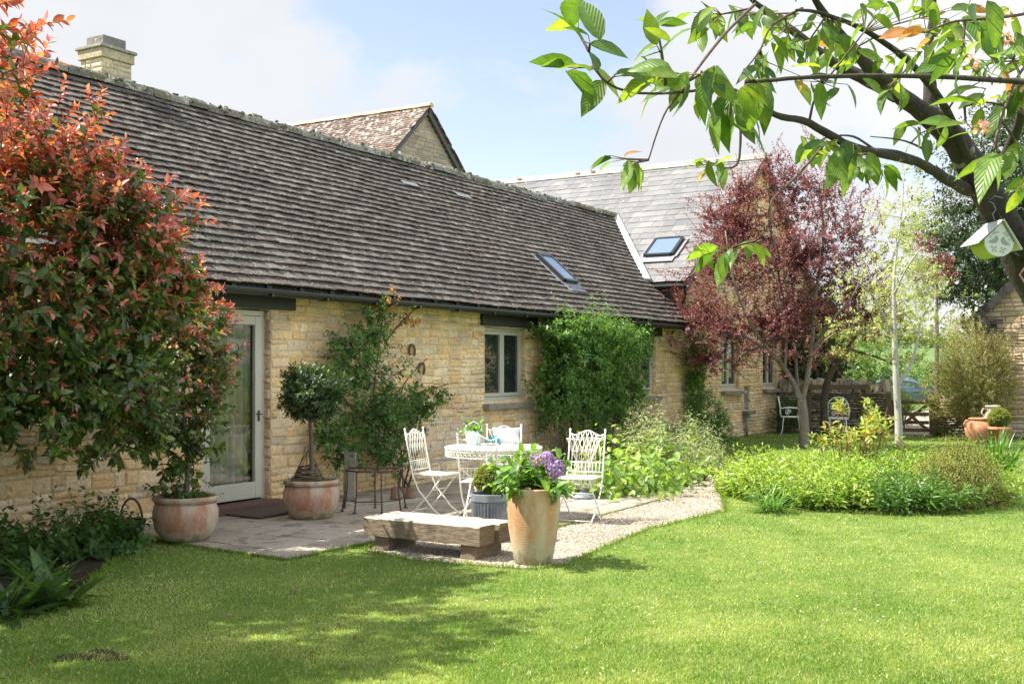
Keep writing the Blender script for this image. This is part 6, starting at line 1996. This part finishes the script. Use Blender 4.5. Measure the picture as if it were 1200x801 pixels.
# ------------------------------------------------------------------ flowering cherry over the right edge
cb = L(4.95, 2.75)
ct = thing('cherry_tree', 'cherry tree leaning in from the right with lichened dark limbs and backlit green leaves', 'tree', cb)
mb = MB()
kb = (.05, .042, .033)
cq_ = lambda px, py, d: P(px, py, d)
sk = limb_path(mb, [cb, cq_(1310, 640, 4.95), cq_(1262, 440, 4.9), cq_(1205, 320, 4.8), cq_(1160, 232, 4.7), cq_(1122, 168, 4.55), cq_(1088, 135, 4.45)], [.13, .105, .090, .076, .064, .052, .045], kb, 14, .04)
sk = sk[-18:]
main = [([cq_(1092, 138, 4.45), cq_(1056, 113, 4.35), cq_(1026, 86, 4.25), cq_(990, 47, 4.15), cq_(957, 3, 4.0), cq_(930, -50, 3.9)], .040), ([cq_(1052, 112, 4.36), cq_(1010, 90, 4.4), cq_(975, 72, 4.4), cq_(930, 37, 4.4), cq_(885, 3, 4.4), cq_(850, -35, 4.3)], .032),
        ([cq_(1092, 142, 4.5), cq_(1089, 100, 4.5), cq_(1089, 55, 4.5), cq_(1094, 2, 4.5), cq_(1090, -50, 4.5)], .032), ([cq_(1140, 196, 4.6), cq_(1110, 130, 4.3), cq_(1078, 86, 4.05), cq_(1050, 60, 3.9), cq_(1008, 33, 3.75), cq_(960, 15, 3.6), cq_(933, 12, 3.5)], .017),
        ([cq_(1135, 224, 4.65), cq_(1105, 207, 4.4), cq_(1080, 192, 4.2), cq_(1050, 180, 4.05), cq_(1026, 176, 3.95), cq_(1000, 170, 3.9)], .026), ([cq_(1070, 188, 4.15), cq_(1000, 172, 3.8), cq_(948, 144, 3.5), cq_(910, 135, 3.3), cq_(868, 110, 3.1), cq_(845, 100, 3.0)], .017),
        ([cq_(1240, 100, 2.5), cq_(1197, 96, 2.5), cq_(1120, 91, 2.5), cq_(1050, 89, 2.5), cq_(960, 90, 2.5), cq_(905, 94, 2.5), cq_(873, 96, 2.5)], .0068), ([cq_(1155, 226, 4.6), cq_(1185, 170, 4.2), cq_(1200, 120, 3.8), cq_(1215, 60, 3.5)], .030),
        ([cq_(1200, 300, 4.7), cq_(1240, 230, 4.5), cq_(1260, 130, 4.2), cq_(1230, 40, 3.8)], .04)]
for pth, r in main:
    sk += limb_path(mb, pth, np.linspace(r, max(.004, r * .14), len(pth)), kb, 9, .05)
twigs = [[(885, 5, 3.3), (845, 45, 3.0), (800, 105, 2.8), (778, 135, 2.75), (760, 187, 2.75)], [(850, 100, 3.0), (800, 108, 2.8), (740, 108, 2.7), (706, 92, 2.65), (690, 60, 2.6)], [(868, 110, 3.1), (868, 150, 3.1), (865, 190, 3.1), (850, 197, 3.1), (840, 192, 3.1)],
         [(967, 168, 3.6), (935, 205, 3.3), (905, 235, 3.1), (900, 265, 3.0), (885, 282, 3.0)], [(1026, 176, 3.95), (1000, 160, 3.8), (975, 160, 3.7), (960, 165, 3.65)], [(940, 10, 3.6), (905, 30, 3.4), (890, 60, 3.3), (870, 85, 3.2)], [(780, 100, 2.75), (775, 60, 2.7), (770, 30, 2.7)],
         [(948, 144, 3.5), (955, 115, 3.5), (968, 95, 3.5)], [(1092, 180, 4.2), (1060, 165, 4.1), (1020, 160, 4.0)], [(1215, 60, 3.0), (1190, 95, 2.7), (1170, 150, 2.5), (1165, 175, 2.4)], [(1230, 10, 2.8), (1180, 20, 2.6), (1120, 25, 2.5), (1085, 38, 2.4)], [(1215, 150, 3.0), (1195, 130, 2.8), (1155, 120, 2.7), (1130, 125, 2.6)],
         [(1110, 130, 4.3), (1125, 110, 4.0), (1150, 95, 3.8)], [(1230, 330, 3.2), (1215, 300, 3.0), (1195, 322, 2.9)]]
for tw_ in twigs:
    sk += limb_path(mb, [cq_(*k) for k in tw_], np.linspace(.0048, .0018, len(tw_)), (.10, .07, .05), 6, .06)
tm = pet = mb
mb = MB()
SKP = np.array([k[:3] for k in sk])
def rosette(px, py, d, n, ln=.085, rx=30, ry=22, dirs=(0, -.6), tipred=.06, w=.46):
    ln *= .84
    if px > 1000: ln, n = ln * .88, max(3, int(n * .9))
    """a bunch of serrated cherry leaves fanning from a short spur"""
    c = np.array([cq_(px + R.normal(0, rx * .55), py + R.normal(0, ry * .55), d + R.normal(0, .1)) for _ in range(n)])
    D = RD * (R.normal(dirs[0], .75, n))[:, None] + UZ * (R.normal(dirs[1], .45, n))[:, None] + VD * R.normal(0, .5, n)[:, None]
    NN = np.array([0, 0, 1.]) - VD * R.normal(.2, .7, n)[:, None] + RD * R.normal(0, .5, n)[:, None]
    l_ = ln * R.uniform(.6, 1.15, n)
    c_ = pick('cherry', n, .25)
    rd = R.random(n) < tipred
    c_[rd] = pick('bronze', int(rd.sum()))
    l_[rd] *= .7
    mb.leaves(c, D, NN, l_, l_ * w * R.uniform(.85, 1.15, n), c_, True, .45, .22)
    j = int(np.argmin(np.linalg.norm(SKP - c.mean(0), axis=1)))
    hub = c.mean(0) * .7 + SKP[j] * .3
    pet.sticks(np.tile(SKP[j], (1, 1)), hub[None], .004, .003, (.10, .07, .05))
    pet.sticks(np.tile(hub, (n, 1)), c + unit(D) * .004, .0018, .0011, (.16, .14, .05))
for a in ((1045, 108, 4.0, 9, .12, 26, 14, (0, -.6)), (1085, 150, 4.1, 9, .12, 22, 14, (-.2, -.6)), (1000, 62, 3.9, 12, .12, 30, 18, (0, -.6)), (1120, 30, 3.6, 12, .12, 34, 18, (0, -.5)), (945, 60, 3.7, 9, .11, 26, 14, (0, -.7)), (1060, 60, 3.8, 9, .12, 26, 16, (0, -.6)), (672, 20, 2.6, 3, .13, 10, 8, (-.4, .8)), (668, 78, 2.6, 4, .12, 14, 6, (-1, 0)),
          (770, 28, 2.7, 5, .10, 8, 8, (0, .5)), (690, 50, 2.6, 4, .13, 14, 12, (-.3, .6)), (690, 85, 2.6, 5, .12, 16, 8, (-.9, -.2)), (725, 85, 2.68, 3, .12, 10, 10, (.5, .1)), (765, 60, 2.7, 6, .11, 18, 22, (-.2, .2)), (790, 95, 2.75, 7, .12, 20, 18, (-.3, .2)), (830, 85, 2.85, 13, .13, 26, 16, (0, -.8)), (860, 120, 3.0, 14, .14, 24, 14, (.1, -1.0)), (875, 95, 2.6, 8, .13, 18, 14, (.2, -.8)),
          (740, 188, 2.75, 8, .10, 18, 8, (-.2, -.8)), (722, 186, 2.75, 4, .085, 12, 6, (-.8, 0)), (835, 190, 3.1, 9, .09, 14, 8, (-.2, -.2)), (850, 290, 3.0, 11, .095, 24, 8, (-.3, -.4)), (880, 288, 3.0, 4, .07, 12, 6, (.5, -.3)), (965, 165, 3.6, 14, .10, 26, 14, (0, -.6)), (1000, 185, 3.8, 16, .11, 26, 18, (-.1, -.8)), (1025, 195, 3.9, 9, .11, 16, 14, (.1, -.9)),
          (880, 15, 3.6, 16, .11, 34, 16, (0, -.5)), (835, 20, 3.3, 12, .12, 24, 16, (-.2, -.4)), (925, 40, 3.5, 16, .11, 34, 22, (0, -.7)), (975, 30, 3.6, 14, .11, 30, 20, (.1, -.6)), (960, 95, 3.5, 9, .12, 26, 12, (.1, -.2)), (905, 75, 3.3, 10, .11, 26, 14, (0, -.7)), (1030, 15, 3.3, 13, .12, 34, 14, (.1, -.3)),
          (1080, 40, 2.5, 6, .14, 30, 12, (-.9, 0), .5), (1120, 60, 2.6, 11, .14, 34, 20, (-.7, -.2)), (1150, 25, 2.7, 14, .14, 36, 20, (-.2, -.3)), (1180, 60, 2.7, 14, .13, 30, 26, (0, -.4)), (1190, 110, 2.8, 10, .12, 22, 20, (-.2, -.5)), (1150, 110, 2.6, 6, .13, 22, 12, (-.8, -.1)), (1168, 178, 2.4, 4, .14, 10, 8, (.1, -.9)), (1130, 150, 2.5, 4, .14, 20, 8, (-.9, .2)), (1195, 175, 2.6, 8, .11, 14, 20, (0, -.6)),
          (1212, 340, 2.9, 6, .11, 10, 18, (-.4, -.6)), (1200, 215, 3.2, 8, .11, 16, 16, (0, -.6)), (1100, 10, 3.6, 10, .12, 30, 14, (0, -.5)), (1150, 75, 3.6, 10, .11, 30, 20, (0, -.6)), (1240, 120, 3.2, 30, .12, 40, 90, (0, -.6)), (1250, -40, 3.4, 40, .12, 120, 40, (0, -.6)), (1000, -40, 3.8, 40, .12, 150, 30, (0, -.6))):
    rosette(*a)
mb.build('crown', M['veinleaf'], ct)
tm.build('trunk', M['bark'], ct)
mb = MB()
for px, py, d in ((1180, 45, 2.7), (1150, 150, 2.5), (1195, 100, 2.7), (1140, 72, 2.6), (1190, 118, 2.8), (1178, 22, 2.7)):
    c = cq_(px, py, d); dd_ = sphere_dirs(14); mb.leaves(c + dd_ * .006, dd_, np.cross(dd_, R.normal(size=dd_.shape)), .016, .013, np.array([.72, .42, .45]) * R.uniform(.85, 1.2, (14, 1)))
mb.build('blossom', M['petal'], ct)

# bird house hanging from the cherry
q = P(1163, 284, 4.6)
bh = thing('bird_house', 'white hanging bird house with grey bird stencils and a green base, under the cherry limb', 'bird house', q)
fx = unit(-VD + RD * .05); fy = np.cross(UZ, fx)      # fx = out of the front
tilt = unit(UZ + fy * .14); fy = unit(np.cross(tilt, fx))
def bp3(x, y, z): return q + fx * x + fy * y + tilt * z
wm = mat_plain('white_tin', (.58, .58, .565), .45, 0, 14, .06, .1, .002, (.45, .45, .43), 12, .6, .7)
def section(w, zt, zs, rb, n=9):
    t = np.linspace(0, math.pi, n)
    return [(w, zs)] + [(0, zt)] + [(-w, zs)] + [(-w * math.cos(a), zs - rb * math.sin(a)) for a in t[1:-1]]
hw = .062
sec = section(hw, .075, -.002, .062)
mb = MB()
for xa, xb in ((.055, .060),):
    v = [bp3(x, y, z) for x in (xa, xb) for y, z in sec]; ns = len(sec)
    mb.add(v, [(i, (i + 1) % ns, ns + (i + 1) % ns, ns + i) for i in range(ns)] + [tuple(range(ns - 1, -1, -1)), tuple(range(ns, 2 * ns))])
mb.build('front', wm, bh)
mb = MB(); s2 = [(y * .97, z * .97) for y, z in sec]
v = [bp3(x, y, z) for x in (-.07, .0548) for y, z in s2]
mb.add(v, [(i, (i + 1) % ns, ns + (i + 1) % ns, ns + i) for i in range(ns)] + [tuple(range(ns - 1, -1, -1)), tuple(range(ns, 2 * ns))])
mb.build('body', mat_plain('lime_paint', (.42, .50, .07), .5), bh)
mb = MB()
for s in (-1, 1):
    a, b = (0, .084), (s * .092, -.024)
    v = [bp3(x, y, z + k) for x in (-.085, .075) for y, z in (a, b) for k in (0, .004)]
    mb.add(v, [(0, 2, 3, 1), (4, 5, 7, 6), (0, 4, 6, 2), (1, 3, 7, 5), (2, 6, 7, 3), (0, 1, 5, 4)])
mb.build('roof', wm, bh)
mb = MB()
def blobp(pts2, x=.0612):
    v = [bp3(x, y, z) for y, z in pts2] + [bp3(x + .0012, y, z) for y, z in pts2]
    k = len(pts2); mb.add(v, [tuple(range(k - 1, -1, -1)), tuple(range(k, 2 * k))] + [(i, (i + 1) % k, k + (i + 1) % k, k + i) for i in range(k)])
for s in (-1, 1):
    body = [(.006, .004), (.010, .016), (.016, .019), (.019, .012), (.026, .004), (.040, -.006), (.044, -.012), (.036, -.012), (.028, -.013), (.018, -.012), (.010, -.006)]
    blobp([(s * y, z) for y, z in body][::s])
    for y, z in ((.012, .034), (.022, .030), (.030, .024), (.034, .034), (.026, .040), (.012, -.028), (.020, -.034), (.028, -.028), (.010, -.042), (.022, -.044), (.040, .010)):
        blobp([(s * y + .0035 * math.cos(t), z + .0035 * math.sin(t)) for t in np.linspace(0, 2 * math.pi, 8, endpoint=False)])
mb.build('bird_stencil', mat_plain('grey_stencil', (.25, .29, .27), .6), bh)
mb = MB(); mb.tube([q + tilt * .085, q + UZ * .115, q + UZ * .135 + RD * .014, q + UZ * .158 + RD * .004, q + UZ * .17 - RD * .016, q + UZ * .19 + RD * .01, P(1175, 232, 4.6)], .0022, 5); mb.build('hook', M['greytub'], bh)
